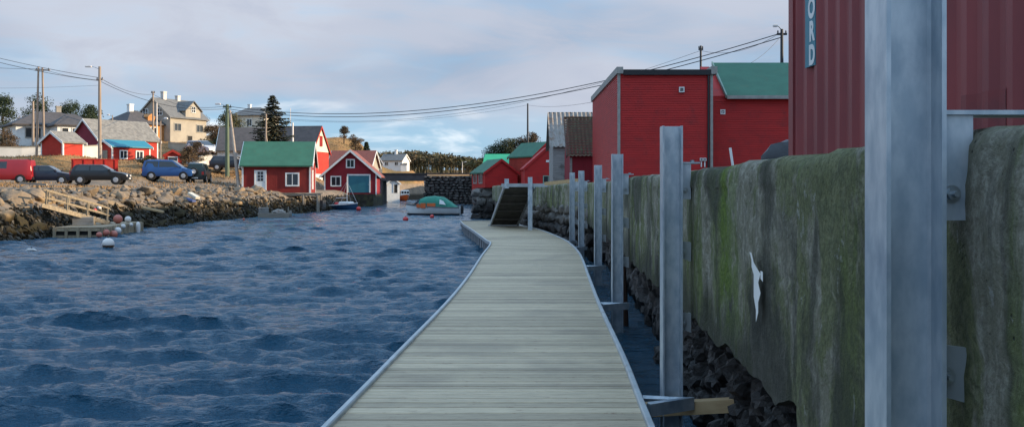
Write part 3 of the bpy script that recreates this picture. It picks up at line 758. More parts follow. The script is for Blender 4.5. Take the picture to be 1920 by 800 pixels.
# name banner: one letter above the other, on one outer rib, each cut off at the rib's left edge
xb = .13 + .278*1
def dec_x(px):      # photo column -> local x on the side plane
    # ctr.origin + dirv*s, px = 960+F*X/Y
    k = (px-960)/F; o = ctr.location; return (k*o.y - o.x)/(dirv.x - k*dirv.y)
x0, x1 = dec_x(1507), dec_x(1526)
zc_ = lambda py, px: PZ(py, ctr.location.y + dirv.y*dec_x(px)) - ctr.location.z
yo = outy*(-.02 + .006)
dp = MB(); zz0, zz1 = zc_(125,1516), min(zc_(-60,1516), HEI-.12)
a_ = sorted((outy*-.02, yo)); dp.box(x0, x1, a_[0], a_[1], zz0, zz1); dpo = dp.build('name_panel', M['decal'], ctr)
sx = 1 if outy < 0 else -1
for ch, pyb, pyt in (('D',121,86),('R',77,42),('O',34,-2),('N',-10,-46)):
    hgt = zc_(pyt,1516) - zc_(pyb,1516); me = letter(ch, hgt/.70); bm = bmesh.new(); bm.from_mesh(me)
    w_ = x1 - x0
    for v in bm.verts: v.co.x *= .82
    xs_ = [v.co.x for v in bm.verts]; xm = max(xs_)
    cut = xm - w_*.96
    bmesh.ops.bisect_plane(bm, geom=bm.verts[:]+bm.edges[:]+bm.faces[:], plane_co=(cut,0,0), plane_no=(1,0,0), clear_inner=True)
    for v in bm.verts:
        X_, Z_, T_ = v.co.x, v.co.y, v.co.z; v.co = (x1 - .002*0 - (xm - X_) - w_*.02, yo + outy*(.003+T_), zc_(pyb,1516) + Z_)
    bmesh.ops.recalc_face_normals(bm, faces=bm.faces); bm.to_mesh(me); bm.free(); me.materials.clear(); link('letter', me, M['white'], dpo)
q = MB(); xa = .13+.278*round((dec_x(1815)-.13)/.278); corr(q, xa, xa+.278*2, outy*-.016, .165, zc_(172,1840), .036, outy)
q2 = q.build('paint_patch', M['redpatch'], ctr)

# tarpaulin heap beside the container
rr = random.Random(3); bm = bmesh.new(); bmesh.ops.create_icosphere(bm, subdivisions=4, radius=1)
for v in bm.verts:
    n_ = noise.noise(v.co*1.3+Vector((3,1,2)))*.35 + noise.noise(v.co*3.5)*.14 + noise.noise(v.co*8)*.05
    v.co *= 1 + n_; v.co.x *= .62; v.co.y *= .6; v.co.z = max(v.co.z*.62, -.2)
me = bpy.data.meshes.new('tarpaulin_heap'); bm.to_mesh(me); bm.free()
o = link('tarpaulin_heap', me, M['tarp'], smooth=True); o.location = (4.12, 13.8, 2.15); tag(o, 'dark tarpaulin heap between the container and the red shed', 'tarpaulin')

# ------------------------------------------------------------------ buildings
def win(par, side, u, z, w, h, W_, D_, nx=2, nz=1, fr=.09, frame=None, pane=None):
    """window on a wall: casing ring and bars (frame) with recessed pane as sub-part"""
    frame = frame or M['white']; pane = pane or M['glass']
    Mx = {'f': Matrix.Translation((0,-D_/2,0)), 'b': Matrix.Rotation(math.pi,4,'Z') @ Matrix.Translation((0,-D_/2,0)),
          'r': Matrix.Rotation(R(90),4,'Z') @ Matrix.Translation((0,-W_/2,0)), 'l': Matrix.Rotation(R(-90),4,'Z') @ Matrix.Translation((0,-W_/2,0))}[side]
    q = MB(); x0, x1 = u-w/2, u+w/2
    q.box(x0-fr, x0, -.07, .01, z-fr, z+h+fr, Mx); q.box(x1, x1+fr, -.07, .01, z-fr, z+h+fr, Mx)
    q.box(x0+.001, x1-.001, -.068, .01, z+h, z+h+fr-.001, Mx); q.box(x0+.001, x1-.001, -.085, .01, z-fr+.001, z, Mx)
    for k in range(1, nx): xx = x0 + w*k/nx; q.box(xx-.03, xx+.03, -.05, .0, z+.001, z+h-.001, Mx)
    for k in range(1, nz): zz = z + h*k/nz; q.box(x0+.002, x1-.002, -.046, .0, zz-.022, zz+.022, Mx)
    o = q.build('window', frame, par); p = MB(); p.box(x0+.004, x1-.004, -.022, .003, z+.004, z+h-.004, Mx); p.build('pane', pane, o); return o
def door(par, side, u, z, w, h, W_, D_, mat=None, frame=None, panes=False, fr=.09):
    Mx = {'f': Matrix.Translation((0,-D_/2,0)), 'r': Matrix.Rotation(R(90),4,'Z') @ Matrix.Translation((0,-W_/2,0)), 'l': Matrix.Rotation(R(-90),4,'Z') @ Matrix.Translation((0,-W_/2,0))}[side]
    q = MB(); q.box(u-w/2, u+w/2, -.04, .01, z, z+h, Mx); o = q.build('door', mat or M['white'], par)
    q = MB(); q.box(u-w/2-fr, u-w/2-.001, -.07, .01, z, z+h+fr, Mx); q.box(u+w/2+.001, u+w/2+fr, -.07, .01, z, z+h+fr, Mx); q.box(u-w/2+.001, u+w/2-.001, -.068, .01, z+h+.001, z+h+fr-.001, Mx); q.build('door_frame', frame or M['white'], o)
    if panes:
        for i in range(2):
            for j in range(3):
                q = MB(); x0 = u-.24+i*.26; zz = z+h*.52+j*.28; q.box(x0, x0+.22, -.055, -.041, zz, zz+.24, Mx); q.build('pane', M['glass'], o)
    q = MB(); q.box(u+w/2-.14, u+w/2-.06, -.09, -.041, z+h*.46, z+h*.49, Mx); q.build('handle', M['bolt'], o)
    return o
def house(name, label, cat, loc, rz, w, d, h, rh, wall, roof, ridge='x', over=.3, og=.3, trim=None, hip=0.0, sink=.6, wall_top=None, corner=True, th=.12, group=None):
    t_ = thing(name, label, cat, loc, rz, group); trim = trim or M['white']
    q = MB(); q.box(-w/2, w/2, -d/2, d/2, -sink, h)
    if hip <= 0:
        if ridge == 'x': pol = [(-d/2,h),(d/2,h),(0,h+rh)]; g_ = MB().prism(pol, -w/2, w/2, 'x')
        else: pol = [(-w/2,h),(w/2,h),(0,h+rh)]; g_ = MB().prism(pol, -d/2, d/2, 'y')
        if wall_top is None: q.v += g_.v; q.f += [tuple(i+8 for i in f) for f in g_.f]
        else: g_.build('gable', wall_top, t_, fixn=True)
    q.build('wall', wall, t_, fixn=True)
    if hip > 0:
        e = over; rl = max(w/2 - hip, .1); v = [(-w/2-e,-d/2-e,h),(w/2+e,-d/2-e,h),(w/2+e,d/2+e,h),(-w/2-e,d/2+e,h),(-rl,0,h+rh),(rl,0,h+rh)]
        v2 = [(x,y,z-.16) for x,y,z in v[:4]]
        r_ = MB().add(v+v2, [(0,1,5,4),(2,3,4,5),(1,2,5),(3,0,4),(0,6,7,1),(1,7,8,2),(2,8,9,3),(3,9,6,0),(6,9,8,7)]); r_.build('roof', roof, t_, fixn=True)
    else:
        half = d/2 if ridge == 'x' else w/2; ln = (w if ridge == 'x' else d)/2 + og
        sl = rh/half; zo = .02
        for sgn in (-1, 1):
            pol = [(0, h+rh+zo), (sgn*(half+over), h-over*sl+zo), (sgn*(half+over), h-over*sl+zo+th), (0, h+rh+zo+th)]
            r_ = MB().prism(pol, -ln, ln, 'x' if ridge == 'x' else 'y')
            o = r_.build('roof', roof, t_, fixn=True)
            for e_ in (-1, 1):
                pol2 = [(0, h+rh-.13), (sgn*(half+over), h-over*sl-.13), (sgn*(half+over), h-over*sl+th), (0, h+rh+th)]
                MB().prism(pol2, e_*ln+(0 if e_ > 0 else -.05), e_*ln+(.05 if e_ > 0 else 0), 'x' if ridge == 'x' else 'y').build('bargeboard', trim, o, fixn=True)
    if corner:
        for sx_ in (-1, 1):
            for sy_ in (-1, 1):
                c = MB(); a0, a1 = sorted((sx_*(w/2-.12), sx_*(w/2+.025))); b0, b1 = sorted((sy_*(d/2-.12), sy_*(d/2+.025))); c.box(a0, a1, b0, b1, -.1, h-.02); c.build('corner_board', trim, t_)
    return t_
def chimney(par, x, y, z0, z1, s=.5, mat=None):
    q = MB(); q.box(x-s/2, x+s/2, y-s/2, y+s/2, z0, z1); q.box(x-s/2-.06, x+s/2+.06, y-s/2-.06, y+s/2+.06, z1+.001, z1+.14); q.build('chimney', mat or M['brick'], par)
def lap_wall(mb, x0, x1, z0, z1, pitch, Mx, clip=None):
    n = int((z1-z0)/pitch)
    for i in range(n):
        a, c = z0 + i*pitch, min(z0+(i+1)*pitch+.012, z1)
        mb.add([(x0,-.030,a),(x1,-.030,a),(x1,-.006,c),(x0,-.006,c),(x0,0,a),(x1,0,a)], [(0,1,2,3),(4,5,1,0)], Mx)

# --- big red shed with pent roof
Y0, QZ = 45.0, 2.1
xL, xR = PX(1160,Y0), PX(1334,Y0); zt = PZ(132, Y0); D_ = 14.4
sh = thing('red_storage_shed', 'big red weatherboarded shed with flat black roof edge behind the steel posts', 'shed', (xL, Y0, QZ))
w_ = xR - xL; h_ = zt - QZ
q = MB(); q.box(.01, w_-.01, .01, D_, -.1, h_-.05); q.build('wall', M['red'], sh)
q = MB(); lap_wall(q, .06, w_-.06, 0, h_-.12, .105, Matrix.Identity(4)); lc = q.build('front_cladding', M['red'], sh)
q = MB(); lap_wall(q, -D_+.04, -.06, 0, h_-.12, .105, Matrix.Rotation(R(-90),4,'Z')); q.build('side_cladding', M['red'], sh)
M['timbertrim'] = mk('weathered_trim', (.34,.33,.30), (.26,.25,.23), 5, .8)
q = MB(); q.box(-.05,.07,-.05,.07,-.1,h_-.02); q.build('corner_board', M['timbertrim'], sh)
q = MB(); q.box(w_-.06,w_+.06,-.05,.07,-.1,h_-.02); q.build('corner_board', M['timbertrim'], sh)
q = MB(); q.box(.20,w_-.05,-.16,-.055,h_-.22,h_+.02); q.build('fascia', M['black'], sh)
q = MB(); q.box(-.10,.19,-.16,D_+.2,h_-.16,h_+.14); q.build('verge_capping', M['timbertrim'], sh)
q = MB(); q.box(w_-.04,w_+.24,-.16,D_+.2,h_-.18,h_+.16); q.build('verge_capping', M['timbertrim'], sh)
q = MB(); q.box(.191,w_-.041,-.15,D_+.1,h_-.05,h_+.01); q.build('roof', M['darkroof'], sh)
q = MB(); q.tube([(w_-.15,-.09,h_-.25),(w_-.15,-.09,.1)], .05, 8); q.build('downpipe', M['black'], sh, smooth=True)
def small_box(par, name, px, py, sz, Y, base, mat, sub=None):
    x, z = PX(px,Y)-base[0], PZ(py,Y)-base[2]; q = MB(); q.box(x-sz/2,x+sz/2,-.12,-.031,z-sz/2,z+sz/2); o = q.build(name, mat, par)
    if sub: q = MB(); q.box(x-sz*.3,x+sz*.3,-.128,-.121,z-sz*.3,z+sz*.3); q.build(sub, M['greyroof'], o)
small_box(sh, 'vent_cover', 1277.5, 168.5, .24, Y0, (xL,Y0,QZ), M['white'], 'grille')
for px_, py_, s_ in ((1314.5,299,.13),(1321,299,.13)): small_box(sh, 'socket_box', px_, py_, s_, Y0, (xL,Y0,QZ), M['white'], 'cover')
for px_, y0_, y1_ in ((1314.5,303,313),(1321,303,313)):
    x = PX(px_,Y0)-xL; q = MB(); q.tube([(x,-.06,PZ(y0_,Y0)-QZ),(x,-.06,PZ(y1_,Y0)-QZ)], .03, 6); q.build('conduit', M['white'], sh)
# --- second red shed with green roof
Y1 = 46.4; x0, x1 = PX(1336,Y1), PX(1520,Y1); ze, zr = PZ(180,Y1), PZ(121,Y1+3)
s2 = thing('green_roofed_shed', 'red weatherboarded shed with dull green sloping roof left of the container', 'shed', (x0, Y1, QZ))
w2 = x1-x0; he = ze-QZ; hr = zr-QZ
q = MB(); q.box(.01,w2,.01,6.2,-.1,he); q.prism([(.01,he),(6.2,he),(3.1,hr-.12)], .45, w2, 'x'); q.build('wall', M['red'], s2, fixn=True)
q = MB(); lap_wall(q, .02, w2, 0, he-.05, .105, Matrix.Identity(4)); q.build('front_cladding', M['red'], s2)
dxv = PX(1361,Y1)-x0; dxr = PX(1337,Y1+3)-x0
q = MB(); v = [(dxv,-.25,he-.1),(w2+.3,-.25,he-.1),(w2+.3,3.1,hr),(dxr,3.1,hr)]; v += [(x,y,z+.10) for x,y,z in v]
q.add(v, [(0,1,2,3),(4,7,6,5),(0,4,5,1),(1,5,6,2),(2,6,7,3),(3,7,4,0)]); ro = q.build('roof', M['greenroof'], s2, fixn=True)
q = MB(); v = [(dxr,3.1,hr),(w2+.3,3.1,hr),(w2+.3,6.5,he-.1),(dxr,6.5,he-.1)]; v += [(x,y,z+.10) for x,y,z in v]
q.add(v, [(0,1,2,3),(4,7,6,5),(0,4,5,1),(1,5,6,2),(2,6,7,3),(3,7,4,0)]); q.build('roof', M['greenroof'], s2, fixn=True)
M['greentrim'] = mk('pale_green_trim', (.22,.33,.27), None, 3, .7)
q = MB(); q.box(dxv,w2+.3,-.30,-.255,he-.16,he+.0); q.build('eave_board', M['timbertrim'], ro)
q = MB(); beam(q, (dxv-.03,-.26,he-.04), (dxr-.03,3.08,hr+.08), .06, .16); q.build('verge_board', M['greentrim'], ro)
q = MB(); q.prism([(.0,he),(3.2,he),(3.1,hr-.1)], .02, .45, 'x'); q.build('gable_panel', M['red'], s2, fixn=True)
x = PX(1355,Y1)-x0; z = PZ(210,Y1)-QZ; q = MB(); q.box(x-.115,x+.115,-.05,-.031,z-.115,z+.115); so = q.build('sign', M['white'], s2)
q = MB(); q.box(x-.06,x-.035,-.056,-.051,z-.06,z+.06); q.box(x-.034,x+.06,-.056,-.051,z+.035,z+.06); q.box(x+.035,x+.06,-.056,-.051,z-.06,z+.034); q.box(x-.01,x+.03,-.056,-.051,z-.06,z-.03); q.build('sign_mark', M['black'], so)
# white stick and stone slab on the quay
q = MB(); a = P(1369,277,30); c = P(1374,294,30); q.tube([c+Vector((.05,0,-.6)), a], .04, 6); tag(q.build('white_stick', M['white']), 'short white stick leaning at the foot of the green roofed shed', 'stick')
o = link('stone_slab', WST[2].copy(), None); o.data.materials.clear(); o.data.materials.append(M['gravel']); o.location = P(1400,296,24); o.location.z = 2.35; o.scale = (1.3,.9,.75); tag(o, 'low grey stone slab on the quay below the white stick', 'slab')
o = link('loose_stone', WST[4].copy(), None); o.data.materials.clear(); o.data.materials.append(M['gravel']); o.location = P(1378,302,22); o.location.z = 2.3; o.scale = (.55,.5,.6); tag(o, 'small loose grey stone on the quay left of the slab', 'stone')

# --- tiled red shed and weathered grey shed
def corrug_roof(par, w, d0, z0, d1, z1, x0, x1, pitch, amp_, mat, name='roof'):
    n = int((x1-x0)/pitch*6); vs = []
    dn = Vector((0, -(z1-z0), d1-d0)).normalized()
    for i in range(n+1):
        x = x0 + (x1-x0)*i/n; o_ = amp_*math.cos(2*math.pi*(x-x0)/pitch)
        for y, z in ((d0,z0),(d1,z1)): vs.append((x, y+dn.y*o_, z+dn.z*o_))
    q = MB(); q.add(vs, [(2*i, 2*i+2, 2*i+3, 2*i+1) for i in range(n)]); return q.build(name, mat, par, smooth=True)
M['oldtile'] = mk('mossy_clay_tiles', (.135,.062,.034), (.075,.042,.026), 4, .9, .6, .03, dirt=(.10,.085,.045), dscale=2.5, damt=(.48,.66))
M['greyboard'] = mk('silvered_boards', (.34,.33,.31), (.22,.21,.20), 4, .9, .4, .01, stretch=(.3,.3,5), dirt=(.13,.12,.11), dscale=2.4, damt=(.52,.7))
M['greysheet'] = mk('weathered_sheeting', (.30,.275,.25), (.20,.18,.16), 3, .8, .2, .01, stretch=(3,1,.5), dirt=(.20,.13,.09), dscale=2.0, damt=(.5,.68))
Yt = 60.5; xa, xb = PX(1069,Yt), PX(1150,Yt); ze, zr = PZ(288,Yt), PZ(221,Yt+3.2)
t1 = thing('tiled_shed', 'small red shed with mossy brown tiled roof left of the big red shed', 'shed', (xa, Yt, QZ))
q = MB(); q.box(0,xb-xa,0,6.4,-.1,ze-QZ); q.prism([(0,ze-QZ),(6.4,ze-QZ),(3.2,zr-QZ-.1)],0,xb-xa,'x'); q.build('wall', M['redvert'], t1, fixn=True)
q = MB(); slabn = 15
for k in range(slabn):      # courses of tiles, each lapping the one below
    u0, u1 = k/slabn, (k+1.08)/slabn; y0, z0 = -.25+3.45*u0, ze-QZ-.2+(zr-ze+.2)*u0; y1, z1 = -.25+3.45*u1, ze-QZ-.2+(zr-ze+.2)*u1
    corr_n = int((xb-xa+.4)/.045); vs = []
    for i in range(corr_n+1):
        x = -.2+(xb-xa+.4)*i/corr_n; a_ = .03*math.cos(2*math.pi*x/.24); vs += [(x,y0-.03,z0+.05+a_),(x,y1,z1+a_)]
    q.add(vs, [(2*i,2*i+2,2*i+3,2*i+1) for i in range(corr_n)])
q.build('tiled_roof', M['oldtile'], t1)
q = MB(); beam(q, (-.22,-.25,ze-QZ-.2), (-.22,3.2,zr-QZ), .06, .2); q.build('verge_board', M['rust'], t1)
q = MB(); beam(q, (-.2,3.2,zr-QZ+.02), (xb-xa,3.2,zr-QZ+.02), .2, .1); q.build('ridge_tiles', M['oldtile'], t1)
q = MB(); q.box(-.02,.12,-.04,.0,-.1,ze-QZ-.25); q.build('corner_board', M['greyboard'], t1)
q = MB(); q.box(1.0,1.9,-.05,0,.1,2.0); q.build('door', M['redvert'], t1)
Yg = 68; xa, xb = PX(1037,Yg), PX(1140,Yg); ze, zr = PZ(271,Yg), PZ(211,Yg+3.6)
t2 = thing('weathered_shed', 'grey weathered board shed with pale corrugated roof beyond the tiled shed', 'shed', (xa, Yg, QZ))
q = MB(); q.box(0,xb-xa,0.02,7.2,-.1,ze-QZ); q.prism([(0,ze-QZ),(7.2,ze-QZ),(3.6,zr-QZ-.1)],0.02,xb-xa,'x'); q.build('wall', M['greyboard'], t2, fixn=True)
for k in range(14):
    z0 = k*.19; 
    if z0+.19 > ze-QZ: break
    q = MB(); q.box(random.uniform(0,.03), xb-xa, -.02-random.uniform(0,.015), .015, z0+.006, z0+.184); q.build('board', M['greyboard'], t2)
corrug_roof(t2, 0, -.3, ze-QZ-.16, 3.6, zr-QZ, -.25, xb-xa, .30, .04, M['greysheet']); corrug_roof(t2, 0, 7.5, ze-QZ-.16, 3.6, zr-QZ, -.25, xb-xa, .30, .04, M['greysheet'])
# --- red gabled boathouses with green roofs
def bx_(px0,px1,pyb,pye,pya,Y): return PX((px0+px1)/2,Y), PX(px1,Y)-PX(px0,Y), PZ(pyb,Y), PZ(pye,Y), PZ(pya,Y)
def front_site(px, Y, z, rz, d): return (PX(px,Y) - math.sin(rz)*d/2, Y + math.cos(rz)*d/2, z)
zb, ze, za = PZ(357,95), PZ(323,95), PZ(300,95); rz = R(18); w = 3.25
r1 = house('red_boathouse', 'small red boathouse with green roof on the rubble quay beyond the gangway', 'boathouse', front_site(940,95,zb,rz,4.6), rz, w, 4.6, ze-zb, za-ze, M['red'], M['greenroof'], 'y', .2, .15, trim=M['red'], corner=False)
for k in (-1.0, .9): win(r1, 'l', k, .75, .95, 1.0, w, 4.6, 2, 1, .1, frame=M['timbertrim'])
q = MB(); q.box(-w*.3,w*.5,-2.36,-2.305,-.55,-.02); q.build('whitewashed_plinth', M['whitewall'], r1)
q = MB(); q.box(-w/2,w/2,-2.3,2.3,-1.2,-.02); q.build('foundation', M['darkstone'], r1)
zb, ze, za = QZ, PZ(316,88), PZ(277,88); rz = R(3); w = 4.1
r2 = house('red_boathouse', 'taller red boathouse with a dark window left of the weathered grey shed', 'boathouse', front_site(1027,88,zb,rz,5), rz, w, 5, ze-zb, za-ze, M['red'], M['red'], 'y', .12, .05, trim=M['red'], corner=False)
win(r2, 'f', .05, .45, .8, .55, w, 5, 2, 1, .08, frame=M['greentrim'])
q = MB(); q.box(-.15,.12,-2.56,-2.5,2.25,2.45); q.build('vent_cover', M['white'], r2)
zb, ze, za = QZ, PZ(293,95), PZ(268,95); rz = R(32); w = 3.0
r3 = house('red_barn', 'red barn with green roof rising behind the taller red boathouse', 'barn', front_site(1025,95,zb,rz,4.4), rz, w, 4.4, ze-zb, za-ze, M['redclad_bright'], M['greenroof'], 'y', .15, .1, trim=M['red'], corner=False)
Yb = 108; xa, xb = PX(913,Yb), PX(990,Yb)
gb = house('green_hall', 'low hall with bright green sheet roof behind the red boathouses', 'hall', ((xa+xb)/2, Yb+4, QZ), R(-4), xb-xa, 8, PZ(318,Yb)-QZ, PZ(291,Yb+4)-PZ(318,Yb), M['red'], M['brightgreen'], 'x', .3, .3, trim=M['brightgreen'], corner=False)
q = MB(); q.prism([(-1.55,3.0),(-.65,3.0),(-.65,3.75),(-1.55,3.75)], 0, .06, 'y', Matrix.Translation((2.6,-2.5,-.2)) @ Matrix.Rotation(R(-62),4,'X') @ Matrix.Translation((0,0,-2.9))); 
q.build('roof_patch', M['yellowwall'], gb)

# ------------------------------------------------------------------ stone bridge
br = thing('stone_bridge', 'dark rubble stone causeway and low bridge across the channel', 'bridge')
Yp = 128.0; xa, xb = PX(796,Yp), PX(905,Yp); zt = PZ(326,Yp)
q = MB(); q.box(xa+.15, xb, Yp+.2, Yp+4.5, -1.2, zt-.25); q.build('pier_core', M['dark'], br)
BST = [boulder('bridge_stone', M['darkstone'], 300+i, 16, 1) for i in range(8)]
for row in range(11):
    zz = -.15 + row*.345; s = xa - random.uniform(0,.2)
    while s < xb - .1:
        w = random.uniform(.4,.85); o = link('stone', random.choice(BST), None, br); o.location = (s+w/2, Yp+.2+random.uniform(-.05,.05), zz+.17); o.scale = (w*1.06,.6,.39)
        o.rotation_euler = (random.uniform(-.08,.08), random.uniform(-.08,.08), random.choice((0,math.pi))+random.uniform(-.08,.08)); s += w
for row in range(11):
    zz = -.15 + row*.345
    for k in range(6):
        o = link('stone', random.choice(BST), None, br); o.location = (xa+.15, Yp+.6+k*.7, zz+.17); o.scale = (.5,.75,.39)
        if k > 3 and row < 3: o.scale.z = .38
ta = PX(716,Yp)
q = MB(); q.box(ta-8, xa+.3, Yp+.3, Yp+4.2, PZ(339,Yp), zt-.05); q.build('bridge_deck', M['darkroof'], br)
q = MB(); q.box(ta-8, xb, Yp+.2, Yp+.5, zt-.05, zt+.12); q.build('parapet', M['darkstone'], br)
q = MB(); q.box(ta-6, ta+.1, Yp+.4, Yp+4.0, -1, PZ(339,Yp)-.01); q.build('abutment', M['darkstone'], br)

# ------------------------------------------------------------------ far-shore houses
def va(px): return math.atan2(-(px-960)/F, 1)
def gz(x, y): return float(height(np.array([x]), np.array([y]))[0])
def site(px, py, Y): p = P(px, py, Y); return (p.x, p.y, p.z)
# white house with hipped roof
h1 = house('white_house', 'white house with dark hipped roof at the far left hillside', 'house', site(92,277,130), va(92)+R(12), 9.2, 7, PZ(237,130)-PZ(277,130), 1.9, M['white'], M['darkroof'], hip=3.2, over=.5, corner=False)
for u in (-2.6, 1.6): win(h1, 'f', u, 1.15, 1.7, 1.1, 9.2, 7, 2, 1, .1, frame=M['timbertrim'])
win(h1, 'l', 0, 1.1, 1.4, 1.1, 9.2, 7); win(h1, 'f', -1.6, -.35, 1.2, .6, 9.2, 7, 2, 1, .08, frame=M['timbertrim'])
chimney(h1, 1.2, .3, 4.0, 5.35, .6, M['greywall'])
h1b = house('white_annexe', 'white annexe with brown hipped roof right of the white house', 'house', site(133,277,126), va(133)+R(12), 4.2, 5, PZ(236,126)-PZ(277,126), 1.5, M['white'], M['darkroof'], hip=1.6, over=.4, corner=False)
for u in (-1.2, 0, 1.2): win(h1b, 'f', u, 1.0, .7, 1.3, 4.2, 5, 1, 1, .08)
# small red shed
h2 = house('red_shed', 'little red shed with grey roof in front of the white house', 'shed', site(117,295,98), va(117)+R(42), 2.5, 2.9, PZ(267,98)-PZ(295,98), .95, M['redclad_bright'], M['slate'], 'x', .25, .2, sink=1)
# maroon house and teal roofed extension
h3 = house('maroon_house', 'long red house with shade-tinted maroon gable and grey slate roof above the black hatchback', 'house', site(216,303,112), va(216)+R(33), 7.4, 5.2, PZ(262,112)-PZ(303,112), 2.05, M['redclad_bright'], M['slate'], 'x', .3, .25, sink=1.5)
q = MB(); q.box(-3.73,-3.70,-2.55,2.55,-.2,2.3); q.prism([(-2.6,2.3),(2.6,2.3),(0,4.35)], -3.73, -3.70, 'x'); q.build('gable_cladding', M['maroon'], h3, fixn=True)  # left gable's shade is painted in as a darker, purpler red
win(h3, 'l', .2, .9, .8, .95, 7.46, 5.2, 2, 2, .1); win(h3, 'f', 1.6, 1.75, .8, .5, 7.4, 5.2, 1, 1, .08)
h4 = house('teal_roofed_annexe', 'small red annexe with teal roof in front of the maroon house', 'annexe', site(233,305,106), va(233)+R(33), 4.5, 2.6, PZ(276,106)-PZ(305,106), .62, M['redclad_bright'], M['tealroof'], 'x', .25, .2, sink=1.5)
for u in (-.95, .95): win(h4, 'f', u, .45, .72, .72, 4.5, 2.6, 2, 1, .11)
q = MB(); q.box(-2.3,-2.26,-.5,.4,-.1,1.25); q.build('door', M['oldwood'], h4)
# orange house
h5 = house('orange_house', 'orange house with brown hipped roof, dormer and white chimney', 'house', site(251,262,145), va(251)+R(35), 6.2, 6.0, PZ(233,145)-PZ(262,145), 2.0, M['orangewall'], M['darkroof'], hip=2.6, over=.4, corner=True)
chimney(h5, -.6, 0, 3.6, 5.0, .65, M['white'])
q = MB(); q.box(.5,1.7,-2.6,-.6,2.2,3.25); q.prism([(.4,3.25),(1.8,3.25),(1.1,3.75)], -2.65, -.6, 'y'); q.build('dormer', M['orangewall'], h5, fixn=True)
for u in (-1.6, 1.2): win(h5, 'f', u, .6, 1.0, 1.1, 6.4, 6.0)
# grey-beige house
h6 = house('grey_house', 'tall grey beige house with steep slate roof and lit cross gable on the hilltop', 'house', site(322,266,150), va(322)+R(44), 7.2, 6.9, PZ(222,150)-PZ(266,150), 2.75, M['yellowwall'], M['greyroof'], 'x', .35, .25, trim=M['greywall'], sink=1.5, corner=False)
q = MB(); q.box(-3.63,-3.60,-3.42,3.42,-.3,3.5); q.prism([(-3.45,3.5),(3.45,3.5),(0,6.2)], -3.63, -3.60, 'x'); q.build('gable_cladding', M['greywall'], h6, fixn=True)  # greyer facing: the left gable's shade is put into its colour
for u, z in ((-1.5,3.75),(1.4,3.75),(-1.8,.9),(1.5,.9)): win(h6, 'l', u, z, .95, .95, 7.26, 6.9, 2, 2, .1)
for u in (-2.2, 2.2): win(h6, 'f', u, 1.5, 1.2, 1.0, 7.2, 6.9, 2, 1, .1, frame=M['timbertrim'])
q = MB(); q.box(-.7,2.3,-3.55,0,3.4,4.6); q.prism([(-.7,4.6),(2.3,4.6),(.8,5.9)], -3.55, 0, 'y'); cgab = q.build('cross_gable', M['yellowwall'], h6, fixn=True)
for sg in (-1,1): MB().prism([(.8,5.95),(.8+sg*1.75,4.45),(.8+sg*1.75,4.57),(.8,6.07)], -3.8, 0, 'y').build('cross_gable_roof', M['greyroof'], cgab, fixn=True)
win(h6, 'f', .8, 4.35, .7, .8, 7.2, 7.15, 2, 2, .08)
door(h6, 'f', .2, -.4, .9, 1.2, 7.2, 6.9, M['dark'], M['greywall'])
chimney(h6, -1.6, 0, 5.6, 7.3, .6, M['brick']); chimney(h6, 1.2, 0, 5.6, 6.9, .55, M['brick'])
# cream house far up
h7 = house('cream_house', 'cream house with hipped roof far up behind the spruce', 'house', site(478,246,205), va(478)-R(28), 7.5, 6.5, PZ(218,205)-PZ(246,205), 1.8, M['offwhite'], M['greyroof'], hip=2.4, over=.4, corner=False)
for u in (-2, .5): win(h7, 'f', u, .9, 1, 1.3, 7.5, 6.5)
win(h7, 'r', 0, .9, 1.2, 1.4, 7.5, 6.5); chimney(h7, -1.2, 0, 4.0, 5.4, .6, M['white'])
# grey roofed house behind the green pole
h8 = house('white_walled_house', 'low white walled house with dark grey roof behind the green pole', 'house', site(455,318,112), va(455)-R(6), 4.6, 6.5, PZ(283,112)-PZ(318,112), 2.5, M['white'], M['darkroof'], 'x', .3, .2, sink=1)
win(h8, 'f', -1.3, .5, .7, .6, 4.6, 6.5, 1, 1, .08, frame=M['redclad'])
# white and red gabled barn
h9 = house('white_gabled_barn', 'barn with dark roof whose sunlit gable is white above and red below', 'barn', site(562,330,128), va(562)-R(22), 5.6, 6.0, PZ(285,128)-PZ(330,128), 3.2, M['redclad_bright'], M['darkroof'], 'x', .3, .2, trim=M['redclad_bright'], sink=1, corner=False)
q = MB(); q.prism([(-2.95,3.08),(2.95,3.08),(0,6.25)], 2.82, 2.85, 'x'); q.build('gable_cladding', M['offwhite'], h9, fixn=True)
q = MB(); q.box(2.801,2.84,-3.0,3.0,-.6,.25); q.build('plinth', M['whitewall'], h9)
win(h9, 'r', 0, 3.9, .7, 1.1, 5.7, 6.0, 1, 1, .12, frame=M['redclad'], pane=M['redclad'])
# red tile roofed house
h10 = house('red_roofed_house', 'house with red tiled roof peeking out behind the blue doored boathouse', 'house', site(664,335,140), va(664)-R(14), 5.8, 5.2, PZ(312,140)-PZ(335,140), 2.1, M['yellowwall'], M['redroof'], 'x', .3, .3, sink=2)
h10b = house('pale_gabled_house', 'small pale gabled house right of the red tiled roof', 'house', site(706,330,150), va(706)+R(4), 1.5, 3, 2.0, 1.2, M['yellowwall'], M['redroof'], 'y', .2, .2, sink=2, corner=False)
# little red kiosk
h11 = house('red_kiosk', 'tiny red kiosk with white front panel behind the blue car', 'kiosk', (PX(325,102), 102, gz(PX(325,102),101)-.05), va(325)-R(4), 1.6, 1.7, PZ(290,102)-PZ(308,102), .45, M['redclad_bright'], M['redroof'], 'y', .15, .12, trim=M['redclad_bright'], corner=False)
q = MB(); q.box(-.46,.50,-.90,-.851,.05,.85); q.build('front_panel', M['white'], h11)
q = MB(); q.box(-.40,.44,-.92,-.901,.42,.76); q.build('pane', M['glass'], h11)
